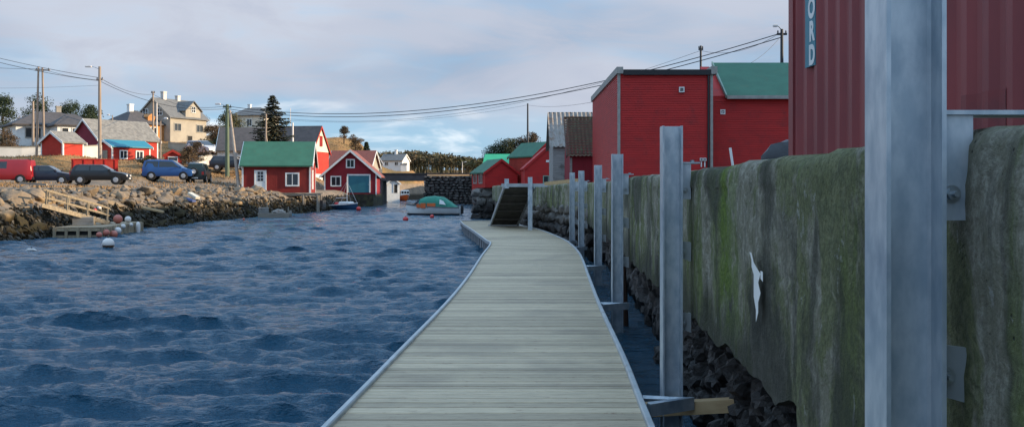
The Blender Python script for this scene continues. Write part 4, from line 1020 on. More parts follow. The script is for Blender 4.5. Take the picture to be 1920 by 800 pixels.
# whitewashed garden wall
def wall_run(name, label, pts, h, th, mat, cat='wall'):
    t_ = thing(name, label, cat); q = MB()
    for (x0,y0,z0),(x1,y1,z1) in zip(pts[:-1], pts[1:]):
        d = Vector((x1-x0,y1-y0,0)).normalized(); n = Vector((-d.y,d.x,0))*th/2
        q.add([(x0-n.x,y0-n.y,z0-1),(x1-n.x,y1-n.y,z1-1),(x1+n.x,y1+n.y,z1-1),(x0+n.x,y0+n.y,z0-1),(x0-n.x,y0-n.y,z0+h),(x1-n.x,y1-n.y,z1+h),(x1+n.x,y1+n.y,z1+h),(x0+n.x,y0+n.y,z0+h)], [(0,3,2,1),(4,5,6,7),(0,1,5,4),(1,2,6,5),(2,3,7,6),(3,0,4,7)])
    q.build('wall_body', mat, t_)
    q = MB()
    for (x0,y0,z0),(x1,y1,z1) in zip(pts[:-1], pts[1:]):
        d = Vector((x1-x0,y1-y0,0)).normalized(); n = Vector((-d.y,d.x,0))*(th/2+.05)
        q.add([(x0-n.x,y0-n.y,z0+h+.002),(x1-n.x,y1-n.y,z1+h+.002),(x1+n.x,y1+n.y,z1+h+.002),(x0+n.x,y0+n.y,z0+h+.002),(x0-n.x,y0-n.y,z0+h+.08),(x1-n.x,y1-n.y,z1+h+.08),(x1+n.x,y1+n.y,z1+h+.08),(x0+n.x,y0+n.y,z0+h+.08)], [(0,3,2,1),(4,5,6,7),(0,1,5,4),(1,2,6,5),(2,3,7,6),(3,0,4,7)])
    q.build('coping', M['greywall'], t_); return t_
wall_run('garden_wall', 'white garden wall below the white house at the left edge', [site(-20,297,100), site(40,298,101), site(90,296,102)], 1.15, .25, M['whitewall'])
wall_run('garden_wall', 'white garden wall between the little red shed and the maroon house', [site(141,295,101), site(190,293,103)], 1.1, .25, M['whitewall'])
wall_run('retaining_wall', 'pale retaining wall below the tall grey beige house', [site(318,284,138), site(355,287,134), site(372,300,124)], 1.2, .4, M['yellowwall'])
wall_run('roadside_wall', 'low white concrete roadside wall left of the green pole', [site(352,306,104), site(385,298,108), site(440,294,110)], .35, .3, M['whitewall'])
# red open box container
q = MB(); rb = thing('red_skip', 'low red steel skip behind the black hatchback', 'skip', site(178,322,86), va(178))
q.box(-1.85,1.85,-.8,.8,-.3,1.0); q.build('body', M['redclad_bright'], rb)
q = MB(); q.box(-1.9,1.9,-.85,-.75,1.001,1.08); q.box(-1.9,1.9,.75,.85,1.001,1.08); q.build('rim', M['red'], rb)
for k in range(5): q = MB(); q.box(-1.7+k*.82,-1.6+k*.82,-.86,-.801,-.2,1.0); q.build('rib', M['red'], rb)

# green roofed boathouse on stilts
p0, p1 = P(450,358,86), P(576,358,86); cx = (p0.x+p1.x)/2; w = p1.x-p0.x; zb = 1.72; hh = PZ(308,86)-zb
b1 = house('green_roofed_boathouse', 'dark red boathouse with green roof and white door standing over the shore', 'boathouse', (cx, 86+2.3, zb), R(6), w, 4.6, hh, PZ(268,88)-PZ(308,86), M['brownred'], M['greenroof'], 'x', .28, .2, sink=.05)
door(b1, 'f', -w/2+1.55, .05, .85, 1.75, w, 4.6, panes=True); win(b1, 'f', w/2-1.55, .62, .95, .95, w, 4.6, 2, 1, .12)
door(b1, 'r', -.8, .25, .8, 1.6, w, 4.6); win(b1, 'r', .1, 2.7, .5, .6, w, 4.6, 1, 1)
q = MB(); q.box(-w/2+1.0,w/2+.6,-3.6,-2.31,-.16,-.04); jt = thing('jetty', 'small grey plank jetty on posts in front of the green roofed boathouse', 'jetty', (cx, 88.3, zb), R(6)); 
for k in range(16):
    x = -w/2+1.2+k*.36; q = MB(); q.box(x,x+.34,-3.55,-2.33,-.14,-.07); q.build('plank', M['oldwood'], jt)
for x in (-1.6,.5,2.4,3.6):
    for y in (-3.45,-2.4):
        q = MB(); q.tube([(x,y,-3.2),(x,y,-.15)], .09, 7); q.build('pile', M['oldwood'], jt)
q = MB(); q.box(-1.9,3.9,-3.5,-3.38,-.30,-.15); q.build('beam', M['oldwood'], jt)
# small landing with rail beyond it
q = MB(); ld2 = thing('landing_stage', 'mossy landing stage with a rail between the two near boathouses', 'landing', (P(590,372,92).x, 92, .9))
q.box(-1.6,.9,-.8,.8,-.9,.05); q.build('stage', M['darkstone'], ld2)
for x in (-1.2,.7): q = MB(); q.tube([(x,-.7,-1.8),(x,-.7,.6)], .07, 6); q.build('pile', M['oldwood'], ld2)
q = MB(); q.tube([(-1.2,-.7,.3),(.7,-.7,.45)], .04, 6); q.build('rail', M['oldwood'], ld2)
# blue doored boathouse
Yb = 114; p0, p1 = P(604,363,Yb), P(701,363,Yb); cx = (p0.x+p1.x)/2; w = p1.x-p0.x; zb = p0.z; hh = PZ(325,Yb)-zb; ra = PZ(283,Yb)-PZ(325,Yb)
b2 = house('blue_doored_boathouse', 'red gabled boathouse with white trim and a wide blue green door', 'boathouse', (cx, Yb+4.0, zb), R(4), w, 8, hh, ra, M['redvert'], M['redroof'], 'y', .55, .35, sink=.05, th=.16)
door(b2, 'f', .95, .12, 2.35, 1.95, w, 8, M['teal'], panes=False, fr=.16); win(b2, 'f', -1.65, .95, .95, .95, w, 8, 2, 1, .13); win(b2, 'f', .0, 3.05, .75, .78, w, 8, 2, 1, .13)
q = MB(); q.box(-3.0,3.0,-4.6,4,-1.6,-.06); tag(q.build('boathouse_terrace', M['mossbank'], None), 'mossy stone terrace under the blue doored boathouse', 'terrace').location = (cx, Yb+4.0, zb)
# buildings beyond the bridge
hb = house('white_boathouse', 'white gabled boathouse seen under the bridge', 'boathouse', site(734,361,150), va(734)+R(8), 1.9, 4, 1.4, .75, M['white'], M['greyroof'], 'y', .2, .2, corner=False, sink=2)
door(hb, 'f', .35, 0, .5, 1.2, 1.9, 4, M['dark'])
hb2 = house('grey_boathouse', 'long grey roofed boathouse across the water under the bridge', 'boathouse', site(772,359,193), va(772), 6.6, 5, 1.0, 1.5, M['darkstone'], M['greyroof'], 'x', .3, .3, corner=False)
hf = house('distant_white_house', 'white house with grey roof in front of the distant forest', 'house', site(741,316,230), va(741)-R(20), 5.2, 5, PZ(309,230)-PZ(319,230)+.6, 1.4, M['white'], M['greyroof'], 'x', .3, .2, corner=False)
for u in (-1.2,1.2): win(hf, 'f', u, .7, .7, .7, 5.2, 5)
chimney(hf, .2, 0, 2.6, 4.2, .5, M['white'])
house('distant_white_annexe', 'small white annexe right of the distant white house', 'annexe', site(757,317,228), va(757), 1.4, 2.5, 1.0, .3, M['white'], M['greyroof'], 'x', .1, .1, corner=False)

# ------------------------------------------------------------------ riprap embankment
m, nt, b = nodemat('riprap_stone'); t = NT(nt)
oi = t.n('ShaderNodeObjectInfo'); f1 = t.noise(2.2, (1,1,1), 6, .65, .3, coord='World'); f2 = t.noise(.5, (1,1,1), 4, .6, coord='World', loc=(4,4,1))
cA = t.mix(t.mr(oi.outputs['Random'],0,1), (.17,.145,.12), (.31,.215,.13)); cB = t.mix(t.mr(f1,.35,.65), cA, (.14,.115,.09)); cB = t.mix(t.math('MULTIPLY', t.mr(f2,.5,.62), .6), cB, (.36,.24,.12))
g = t.n('ShaderNodeNewGeometry'); sp = t.n('ShaderNodeSeparateXYZ'); t.L(g.outputs['Position'], sp.inputs[0])
zz = t.math('ADD', sp.outputs['Z'], t.math('MULTIPLY', t.math('SUBTRACT', f2, .5), 1.4))
cB = t.mix(t.mr(zz, 1.25, .9), cB, t.mix(t.mr(f1,.4,.6), (.028,.021,.012), (.045,.034,.014)))
t.L(cB, b.inputs['Base Color']); b.inputs['Roughness'].default_value = .9; b.inputs['Specular IOR Level'].default_value = .2; t.bump(b, f1, .8, .08)
M['riprap'] = m
RST = [boulder('riprap_stone', M['riprap'], 500+i, 14, .85) for i in range(14)]
emb = thing('rock_embankment', 'rough boulder embankment below the parked cars', 'embankment'); emb['kind'] = 'structure'
del emb['category']
rs = random.Random(21); rn = np.random.default_rng(21)
def gzs(x, y): return height(x, y)
ys_ = 33 + 50*rn.random(300)**1.2; ds_ = np.where(np.arange(300) % 5 > 0, rn.uniform(.9,5.6,300), rn.uniform(0,1.2,300)); xs_ = shore_x(ys_) - ds_; zs_ = gzs(xs_, ys_)
for x, y, z, d in zip(xs_, ys_, zs_, ds_):
    sz = rs.choice((rs.uniform(.34,.6), rs.uniform(.5,.85), rs.uniform(.8,1.25)))*(.8 + .25*(d > 3))
    if z + sz*.4 > 2.15: sz *= .55
    if 41.5 < y < 48.5 and d < 2.6: continue
    o = link('stone', rs.choice(RST), None, emb); o.location = (x, y, z + sz*.12); o.scale = (sz*rs.uniform(.9,1.5), sz*rs.uniform(.8,1.2), sz*rs.uniform(.55,.9))
    o.rotation_euler = (rs.uniform(-.6,.6), rs.uniform(-.6,.6), rs.uniform(0,6.28))
rub = MB(); tri = []
for me_ in RST: tri.append(([v.co.copy() for v in me_.vertices], [tuple(p.vertices) for p in me_.polygons]))
ys_ = rn.uniform(24,112,3400); ds_ = rn.uniform(-1.0,5.8,3400); xs_ = shore_x(ys_) - ds_; zs_ = gzs(xs_, ys_)
for x, y, z, d in zip(xs_, ys_, zs_, ds_):
    if y > 83 and d > 2.0: continue
    if 40.5 < y < 46.5 and d < 1.9: continue
    sz = rs.uniform(.16, .55); Mx = Matrix.Translation((x, y, z+sz*.1)) @ Matrix.Rotation(rs.uniform(0,6.28),4,'Z') @ Matrix.Rotation(rs.uniform(-.6,.6),4,'X') @ Matrix.Diagonal((sz*rs.uniform(.9,1.5), sz, sz*.8, 1))
    v_, f_ = rs.choice(tri); rub.add(v_, f_, Mx)
tag(rub.build('rubble', M['riprap'], emb), kind='stuff')
# seaweed along the tide line
M['weed'] = mk('bladder_wrack', (.035,.026,.010), (.018,.014,.008), 2, .5, coord='World', rnd=0)
sw = MB(); ys_ = rn.uniform(24,122,10000); ds_ = rn.uniform(-.4,2.0,10000); xs_ = shore_x(ys_) - ds_; zs_ = gzs(xs_, ys_)
for x, y, z in zip(xs_, ys_, zs_):
    z += rs.uniform(.05,.35)
    a_ = rs.uniform(0,6.28); l = rs.uniform(.1,.3); w = rs.uniform(.03,.08); dx_, dy_ = math.cos(a_)*w, math.sin(a_)*w
    sw.add([(x-dx_,y-dy_,z),(x+dx_,y+dy_,z),(x+dx_*.5+rs.uniform(-.1,.2),y+dy_*.5,z-l),(x-dx_*.5+rs.uniform(-.1,.2),y-dy_*.5,z-l*.9)], [(0,1,2,3)])
tag(sw.build('seaweed', M['weed']), 'dark seaweed hanging along the tide line of the far shore', 'seaweed', kind='stuff')
# dry grass over the slope
dg_ = MB(); NG = 60000; ys_ = rn.uniform(60,185,NG); ds_ = rn.uniform(6.5,60,NG); xs_ = shore_x(ys_) - ds_
keep = (xs_/ys_ > -.56) & (vnoise(xs_, ys_, 9, 8) > -.28); xs_, ys_ = xs_[keep], ys_[keep]; zs_ = gzs(xs_, ys_)
for x, y, z in zip(xs_, ys_, zs_):
    hgt = rs.uniform(.05,.20); a_ = rs.uniform(0,6.28); dx_, dy_ = math.cos(a_)*.06, math.sin(a_)*.06
    dg_.add([(x-dx_,y-dy_,z-.05),(x+dx_,y+dy_,z-.05),(x+rs.uniform(-.12,.12),y,z+hgt)], [(0,1,2)])
tag(dg_.build('dry_grass', M['drygrass']), 'dry brown grass on the slope between the houses', 'grass', kind='stuff')

# ------------------------------------------------------------------ parked vehicles
def paint(name, c): return mk(name, c, tuple(x*.9 for x in c), 2, .28, spec=.6)
def car(name, label, cat, loc, rz, paintm, L, Wd, prof, belt, glass, wheels, wr=.30, floor=.28, tumble=.80, spare=False, plate_end=None, group='vehicles parked on the far shore'):
    """prof: upper outline (x,z) from rear to front; glass: list of side windows as polygons in (x,z); wheels: x positions"""
    t_ = thing(name, label, cat, loc, rz, group)
    xs = sorted(set([p[0] for p in prof] + list(np.linspace(-L/2+.05, L/2-.05, 15))))
    top = lambda x: float(np.interp(x, [p[0] for p in prof], [p[1] for p in prof]))
    def hw(x):      # plan half width, rounded at the ends
        e = (L/2 - abs(x))/.45; return Wd/2*(.84 + .16*min(1, max(0,e))**.5)
    def wid(x, z):
        w = hw(x)
        return w if z <= belt else w*(1 - (1-tumble)*min(1, (z-belt)/max(.01, (1.45-belt))))
    q = MB(); n = 9; vs = []
    for x in xs:
        zt_ = top(x); zl = [floor, floor+.12, (floor+belt)/2, min(belt, zt_-.03), zt_-.02]
        half = [(wid(x,z)*(.93 if i == 0 else 1), z) for i, z in enumerate(zl)]
        half[-1] = (wid(x, zt_)*.93, zt_-.015)
        row = half + [(wid(x,zt_)*.5, zt_+.012), (-wid(x,zt_)*.5, zt_+.012)] + [(-y, z) for y, z in reversed(half)]
        vs += [(x, y, z) for y, z in row]
    k = 12
    fs = [(i*k+j, i*k+(j+1) % k, (i+1)*k+(j+1) % k, (i+1)*k+j) for i in range(len(xs)-1) for j in range(k)]
    fs += [tuple(range(k-1,-1,-1)), tuple(range((len(xs)-1)*k, len(xs)*k))]
    q.add(vs, fs); body = q.build('body', paintm, t_, smooth=True, fixn=True)
    for sgn in (-1, 1):
        for poly in glass:
            g_ = MB(); vv = [(x, sgn*(wid(x,z)+.012), z) for x, z in poly]; vv += [(x, sgn*(wid(x,z)-.02), z) for x, z in poly]; m_ = len(poly)
            g_.add(vv, [tuple(range(m_)), tuple(range(2*m_-1,m_-1,-1))] + [(i,(i+1)%m_,(i+1)%m_+m_,i+m_) for i in range(m_)]); g_.build('side_window', M['glass'], t_, fixn=True)
    # front and rear screens: steepest stretches of the outline above the belt
    def screen(a, c, nm):
        (xa_, za_), (xb__, zb_) = a, c; g_ = MB(); wa, wb = wid(xa_,za_)*.86, wid(xb__,zb_)*.86; nrm = Vector((zb_-za_, 0, -(xb__-xa_))).normalized(); nrm = nrm if nrm.z > 0 else -nrm; o_ = nrm*.022
        g_.add([(xa_+o_.x,-wa,za_+o_.z),(xa_+o_.x,wa,za_+o_.z),(xb__+o_.x,wb,zb_+o_.z),(xb__+o_.x,-wb,zb_+o_.z),(xa_-o_.x,-wa,za_-o_.z),(xa_-o_.x,wa,za_-o_.z),(xb__-o_.x,wb,zb_-o_.z),(xb__-o_.x,-wb,zb_-o_.z)], [(0,1,2,3),(4,7,6,5),(0,4,5,1),(1,5,6,2),(2,6,7,3),(3,7,4,0)]); g_.build(nm, M['glass'], t_, fixn=True)
    up = [p for p in prof if p[1] > belt-.02]
    fa, fb = max(up, key=lambda p: p[0]), None
    up_s = sorted(up); fb = up_s[-2] if len(up_s) > 1 else fa
    A, B_ = Vector((*fa,0)), Vector((*fb,0)); screen(tuple(A.lerp(B_,.08))[:2], tuple(A.lerp(B_,.92))[:2], 'windscreen')
    ra_, rb_ = up_s[0], up_s[1]; A, B_ = Vector((*ra_,0)), Vector((*rb_,0)); screen(tuple(A.lerp(B_,.12))[:2], tuple(A.lerp(B_,.9))[:2], 'rear_window')
    for wx_ in wheels:
        for sgn in (-1, 1):
            arch = MB(); Mx = Matrix.Translation((wx_, sgn*(Wd/2-.10), wr)) @ Matrix.Rotation(R(90),4,'X')
            arch.lathe([(wr+.06,-.108),(wr+.06,.108)], 20, Mx); arch.build('wheel_arch', M['dark'], body, fixn=True)
            w_ = MB(); w_.lathe([(wr*.62,-.115),(wr*.97,-.115),(wr,-.09),(wr,.09),(wr*.97,.115),(wr*.62,.115)], 20, Matrix.Translation((wx_, sgn*(Wd/2-.09), wr)) @ Matrix.Rotation(R(90),4,'X')); wo_ = w_.build('wheel', M['rubber'], t_, smooth=True, fixn=True)
            r_ = MB(); r_.lathe([(wr*.2,-.128),(wr*.5,-.128),(wr*.63,-.118),(wr*.63,.118),(wr*.5,.128),(wr*.2,.128)], 14, Matrix.Translation((wx_, sgn*(Wd/2-.09), wr)) @ Matrix.Rotation(R(90),4,'X')); r_.build('rim', M['rim'], wo_, fixn=True)
    for sgn in (-1, 1):
        zl_ = .62; q = MB(); x_ = L/2-.12; y_ = sgn*hw(x_)*.72; q.box(x_-.1, x_+.125, y_-.16, y_+.16, zl_-.07, zl_+.08); q.build('headlight', M['lamp'], t_)
        q = MB(); x_ = -L/2+.1; y_ = sgn*hw(x_)*.86; q.box(x_-.112, x_+.06, y_-.09, y_+.10, .68, .95); q.build('tail_light', M['tail'], t_)
        q = MB(); xm = fa[0]-.15; q.box(xm-.08, xm+.06, sgn*(Wd/2+.02)-.08, sgn*(Wd/2+.02)+.08, belt+.0, belt+.14); q.build('mirror', paintm, t_)
    for x_, nm in ((L/2-.02,'front_bumper'),(-L/2+.02,'rear_bumper')):
        q = MB(); q.box(x_-.09, x_+.09, -Wd*.43, Wd*.43, .3, .5); q.build(nm, M['black'], t_)
        q = MB(); s_ = 1 if x_ > 0 else -1; q.box(min(x_+s_*.091,x_+s_*.105), max(x_+s_*.091,x_+s_*.105), -.26, .26, .36, .47); q.build('number_plate', M['plate'], t_)
    if spare:
        Mx = Matrix.Translation((-L/2-.12, .1, .95)) @ Matrix.Rotation(R(90),4,'Y'); q = MB(); q.lathe([(.2,-.1),(.34,-.1),(.34,.1),(.2,.1)], 20, Mx); so_ = q.build('spare_wheel', M['rubber'], t_, fixn=True)
        q = MB(); q.lathe([(.21,-.115),(.21,.115)], 16, Mx); q.build('rim', M['rim'], so_, fixn=True)
    return t_
HATCH = [(-2.0,.62),(-1.97,.90),(-1.68,1.36),(-1.35,1.43),(.15,1.42),(.95,.93),(1.7,.82),(1.95,.70),(2.0,.5)]
HG = [[(-1.62,.98),(-.62,.98),(-.62,1.33),(-1.42,1.33)], [(-.52,.98),(.78,.98),(.28,1.32),(-.52,1.33)]]
SEDAN = [(-2.2,.62),(-2.15,.93),(-1.5,.98),(-.9,1.36),(-.5,1.41),(.3,1.40),(1.05,.94),(1.9,.80),(2.15,.68),(2.2,.5)]
SG = [[(-1.25,1.0),(-.32,1.0),(-.32,1.32),(-.85,1.31)], [(-.24,1.0),(.85,1.0),(.33,1.32),(-.24,1.33)]]
VAN = [(-2.05,.62),(-2.03,1.0),(-1.95,1.75),(-1.7,1.82),(.55,1.80),(1.25,1.05),(1.9,.88),(2.05,.6)]
VG = [[(-.3,1.12),(1.02,1.12),(.5,1.62),(-.3,1.64)], [(-1.75,1.12),(-.55,1.12),(-.55,1.64),(-1.75,1.64)]]
MPV = [(-2.1,.62),(-2.08,.98),(-1.92,1.60),(-1.6,1.70),(.35,1.66),(1.25,1.02),(1.95,.84),(2.1,.6)]
MG = [[(-1.85,1.06),(-.75,1.06),(-.75,1.55),(-1.72,1.55)], [(-.65,1.06),(1.0,1.06),(.42,1.52),(-.65,1.56)]]
SUV = [(-1.85,.7),(-1.83,1.02),(-1.72,1.62),(-1.4,1.70),(.3,1.68),(.8,1.08),(1.6,.98),(1.82,.7)]
UG = [[(-1.6,1.1),(-.7,1.1),(-.7,1.55),(-1.5,1.55)], [(-.6,1.1),(.6,1.1),(.25,1.55),(-.6,1.57)]]
def park(px, Y, dz=0): x = PX(px,Y); return (x, Y, max(gz(x+a,Y+b_) for a in (-1.5,0,1.5) for b_ in (-1,1))+.0+dz)
def parkz(px, Y, z): return (PX(px,Y), Y, z)
car('red_van', 'red panel van with a green sticker at the left picture edge', 'van', park(10,75), va(10)+R(180-15), paint('red_van_paint',(.30,.014,.02)), 4.1, 1.7, VAN, 1.05, VG[:1], (-1.25,1.3), .31)
car('dark_blue_sedan', 'dark blue sedan between the red van and the black hatchback', 'car', park(86,76), va(86)-R(16), paint('navy_paint',(.012,.016,.035)), 4.4, 1.7, SEDAN, .95, SG, (-1.3,1.35), .3)
car('black_hatchback', 'black hatchback parked in front of the red skip', 'car', park(189,74), va(189)-R(14), paint('black_paint',(.010,.011,.014)), 4.0, 1.68, HATCH, .95, HG, (-1.25,1.25), .3)
car('blue_people_carrier', 'bright blue people carrier on the shore bank below the kiosk', 'car', park(317,86), va(317)-R(12), paint('blue_paint',(.02,.085,.26)), 4.2, 1.7, MPV, 1.0, MG, (-1.3,1.35), .31)
car('dark_off_roader', 'dark green off-roader seen from behind with a spare wheel on its back', 'car', park(373,88), va(373)+R(80), paint('dark_green_paint',(.015,.03,.026)), 3.7, 1.65, SUV, 1.05, UG, (-1.15,1.2), .34, spare=True)
car('silver_car', 'silver car parked up the lane, nearer of the two pale ones', 'car', park(379,118), va(379)-R(50), paint('silver_paint',(.48,.48,.48)), 4.2, 1.7, MPV, 1.0, MG, (-1.3,1.35), .31)
car('silver_car', 'pale grey car parked up the lane behind the silver one', 'car', park(393,121), va(393)-R(55), paint('pale_grey_paint',(.42,.44,.46)), 4.2, 1.7, SEDAN, .95, SG, (-1.3,1.35), .31)
car('dark_estate_car', 'dark blue car half hidden behind the green pole', 'car', park(433,100), va(424)-R(8), paint('dark_car_paint',(.015,.018,.028)), 4.0, 1.7, HATCH, .95, HG, (-1.25,1.25), .3)
q = MB(); vo = next(o for o in bpy.data.objects if o.name == 'red_van'); M['sticker'] = mk('green_sticker', (.03,.30,.10), None, 3, .5)
q.box(-2.085,-2.06,-.25,.15,.75,1.0); q.build('sticker', M['sticker'], vo)

# ------------------------------------------------------------------ utility poles, lamps and wires
def upole(name, label, px, top, base, Y, r, mat, arm=None, lamp=None, lean=0.0):
    b_ = P(px, base, Y); h = PZ(top, Y) - b_.z; t_ = thing(name, label, 'pole', (b_.x, b_.y, b_.z), 0, 'utility poles of the village')
    q = MB(); q.tube([(0,0,-1),(lean*.5,0,h*.5),(lean,0,h)], [r*1.15,r,r*.8], 9); q.build('shaft', mat, t_, smooth=True)
    if arm:
        for k, (dz, hwid) in enumerate(arm):
            q = MB(); q.box(lean-hwid,lean+hwid,-.06,.06,h-dz-.06,h-dz+.06); ar = q.build('cross_arm', mat, t_)
            for xx in (-hwid*.8, 0, hwid*.8): q = MB(); q.lathe([(.03,0),(.05,.06),(.03,.16)], 8, Matrix.Translation((lean+xx,0,h-dz+.062))); q.build('insulator', M['wire'], ar)
    if lamp:
        dx_, dz = lamp; q = MB(); q.tube([(lean,0,h-.3+dz),(lean+dx_*.5,-.1,h-.1+dz),(lean+dx_*.75,-.15,h-.08+dz)], .03, 6); lo = q.build('lamp_arm', M['bolt'], t_)
        q = MB(); x0_, x1_ = sorted((lean+dx_*.7, lean+dx_*1.25)); q.cbox(x0_, x1_, -.27, -.03, h-.14+dz, h+.02+dz, .05); q.build('lamp_head', M['buoywhite'], lo)
    return t_
upole('utility_pole', 'left pole of the tall pair behind the red van', 68, 125, 300, 100, .11, M['pole'], lean=.22)
upole('utility_pole', 'right pole of the tall pair behind the red van', 83, 127, 300, 100, .11, M['pole'], arm=[(.25,.75)], lean=-.18)
upole('utility_pole', 'short bare pole left of the tall pair', 62, 190, 275, 112, .14, M['pole'])
upole('utility_pole', 'thin short pole just behind the left pole of the tall pair', 70.5, 192, 262, 118, .10, M['pole'])
upole('utility_pole', 'tall pole with street lamp in front of the maroon house', 187, 125, 316, 92, .15, M['pole'], arm=[(1.2,.3)], lamp=(-1.0,.05))
upole('utility_pole', 'pole carrying the wires before the tall grey beige house', 287, 171, 300, 125, .12, M['pole'], arm=[(.2,.25)])
upole('utility_pole', 'slender pole just right of the wire pole before the grey house', 294, 192, 300, 126, .09, M['buoywhite'])
upole('street_lamp', 'low street lamp post beside the red kiosk', 301, 225, 308, 90, .07, M['pole'], lamp=(.55,.2))
upole('street_lamp', 'small street lamp beside the orange house', 211, 216, 250, 118, .06, M['pole'], lamp=(-.45,.1))
upole('utility_pole', 'mossy green pole with street lamp beside the green roofed boathouse', 426, 196, 336, 94, .19, M['greenpole'], arm=[(.25,.4),(.75,.3)], lamp=(-.85,.1))
upole('utility_pole', 'pale leaning brace pole touching the green roofed boathouse corner', 448, 358, 360, 86, .0001, M['pole'])
bo = [o for o in bpy.data.objects if o.get('label') == 'pale leaning brace pole touching the green roofed boathouse corner'][0]
for c in list(bo.children): bpy.data.objects.remove(c)
q = MB(); a, c = P(449,362,85.2), P(431,208,93); q.tube([a-bo.location, (a-bo.location).lerp(c-bo.location,.5), c-bo.location], [.16,.14,.11], 8); q.build('shaft', M['pole'], bo, smooth=True)
upole('utility_pole', 'left pole of the pair before the big spruce', 498, 213, 300, 98, .10, M['pole'], lean=.05)
upole('utility_pole', 'right leaning pole of the pair before the big spruce', 505, 250, 300, 98, .09, M['pole'], lean=-.35)
upole('utility_pole', 'short pole at the dark barn roof', 549, 230, 300, 118, .11, M['buoywhite'])
upole('utility_pole', 'dark pole above the trees behind the red boathouses', 989.5, 194, 290, 118, .11, M['wire'])
upole('utility_pole', 'thin dark pole above the flat roofed red shed', 1314, 86, 300, 70, .09, M['wire'], arm=[(.25,.16)])
upole('utility_pole', 'lamp pole beside the container top above the green roof', 1466, 55, 300, 60, .11, M['wire'], arm=[(.3,.3)], lamp=(-.45,.25))
upole('flag_pole', 'slender white pole left of the dark barn roof', 544.5, 203, 280, 140, .05, M['buoywhite'])
for (px, t0, Y, lab) in ((648,296,200,'tiny lamp post on the far bank left of the stone pier'),(868/1.0*0+867,303,240,'tiny lamp post before the forest right of the centre')):
    upole('street_lamp', lab, px, t0, 335, Y, .09, M['buoywhite'], lamp=(.8,.0))
def wire(label, a, c, sag, r=.022, n=28):
    a, c = Vector(a), Vector(c); pts = []
    for i in range(n+1):
        u = i/n; p = a.lerp(c,u); p.z -= 4*sag*u*(1-u); pts.append(p)
    q = MB(); q.tube(pts, r, 5); o = q.build('overhead_wire', M['wire']); tag(o, label, 'wire', 'overhead wires')
A1 = P(187,146,92); A2 = P(187,152,92); G1 = P(425,199,94); G2 = P(425,204,94); Rr1 = P(1466,62,60); Rr2 = P(1466,70,60); H1 = P(287,177,125)
wire('upper overhead wire entering from the left edge to the lamp pole', P(-120,78,85), A1, .25); wire('lower overhead wire entering from the left edge to the lamp pole', P(-120,84,85), A2, .35)
wire('overhead wire from the left edge to the tall pole pair', P(-120,117,100), P(78,129,100), .2, .018); wire('overhead wire from the tall pole pair to the lamp pole', P(78,129,100), P(187,150,92), .2, .018)
wire('thin low overhead wire crossing behind the tall pole pair', P(-120,163,108), P(187,160,92), .2, .010)
wire('upper overhead wire from the lamp pole to the wire pole', A1, H1, .5); wire('upper overhead wire from the wire pole to the green pole', H1, G1, .7)
wire('lower overhead wire from the lamp pole to the green pole', A2, G2, .9)
wire('upper long overhead wire spanning the harbour', G1, Rr1, 2.35, .028, 50); wire('lower long overhead wire spanning the harbour', G2, Rr2, 2.35, .028, 50)
wire('thin third overhead wire spanning the harbour', P(430,208,94), P(1314,95,70), 2.6, .012, 50); wire('thin overhead wire from the shed pole to the lamp pole', P(1314,95,70), P(1466,60,60), .6, .012)
wire('faint lowest overhead wire from the left village to the far dark pole', P(545,226,120), P(989.5,197,118), .9, .012, 40); wire('faint overhead wire from the far dark pole to the big shed', P(989.5,197,118), P(1130,188,64), .3, .012)
wire('thin wire dropping from the lamp pole behind the green roof', P(1466,66,60), P(1385,128,56), .3, .010)

# ------------------------------------------------------------------ trees
def leaf_quads(mb, c, rad, n, size, rr, flat=1.0):
    for _ in range(n):
        v = Vector((rr.gauss(0,1), rr.gauss(0,1), rr.gauss(0,1))).normalized()*rr.random()**.45
        p = Vector((c[0]+v.x*rad[0], c[1]+v.y*rad[1], c[2]+v.z*rad[2])); s = size*rr.uniform(.5,1.2)
        u = Vector((rr.gauss(0,1), rr.gauss(0,1), rr.gauss(0,.6*flat))).normalized(); w = u.cross(Vector((rr.gauss(0,1), rr.gauss(0,1), rr.gauss(0,1)))).normalized()
        mb.add([p-u*s, p+w*s*.45, p+u*s, p-w*s*.45], [(0,1,2,3)])
def bushy_tree(name, label, loc, h, wdt, mat, seed, clumps=26, per=70, leaf=.16, trunk=.12, low=.12, group=None, cat='tree'):
    rr = random.Random(seed); t_ = thing(name, label, cat, loc, 0, group)
    cr = MB(); tips = []; clumps = int(clumps*1.35)
    for k in range(clumps):
        u = rr.random(); z = h*(low + (1-low)*u*.92); spread = wdt/2*(math.sin(math.pi*min(1,.18+u*.8))**.7)*rr.uniform(.15,1.0); a_ = rr.uniform(0,6.28)
        c = (math.cos(a_)*spread, math.sin(a_)*spread, z); s_ = rr.uniform(.11,.24)*min(h,wdt*1.2); tips.append(c); leaf_quads(cr, c, (s_*1.15,s_*1.15,s_*.8), int(per*2.4), leaf*.62, rr)
    cr.build('crown', mat, t_)
    q = MB(); q.tube([(0,0,-.6),(0.02*h,0,h*.35),(-.02*h,0.01*h,h*.8)], [trunk,trunk*.75,trunk*.2], 7)
    for c in tips[::3]: q.tube([(0,0,max(h*.15,c[2]*.55)), Vector((c[0]*.5,c[1]*.5,c[2]*.8)), c], [trunk*.4,trunk*.25,trunk*.06], 5)
    q.build('trunk', M['trunk'], t_); return t_
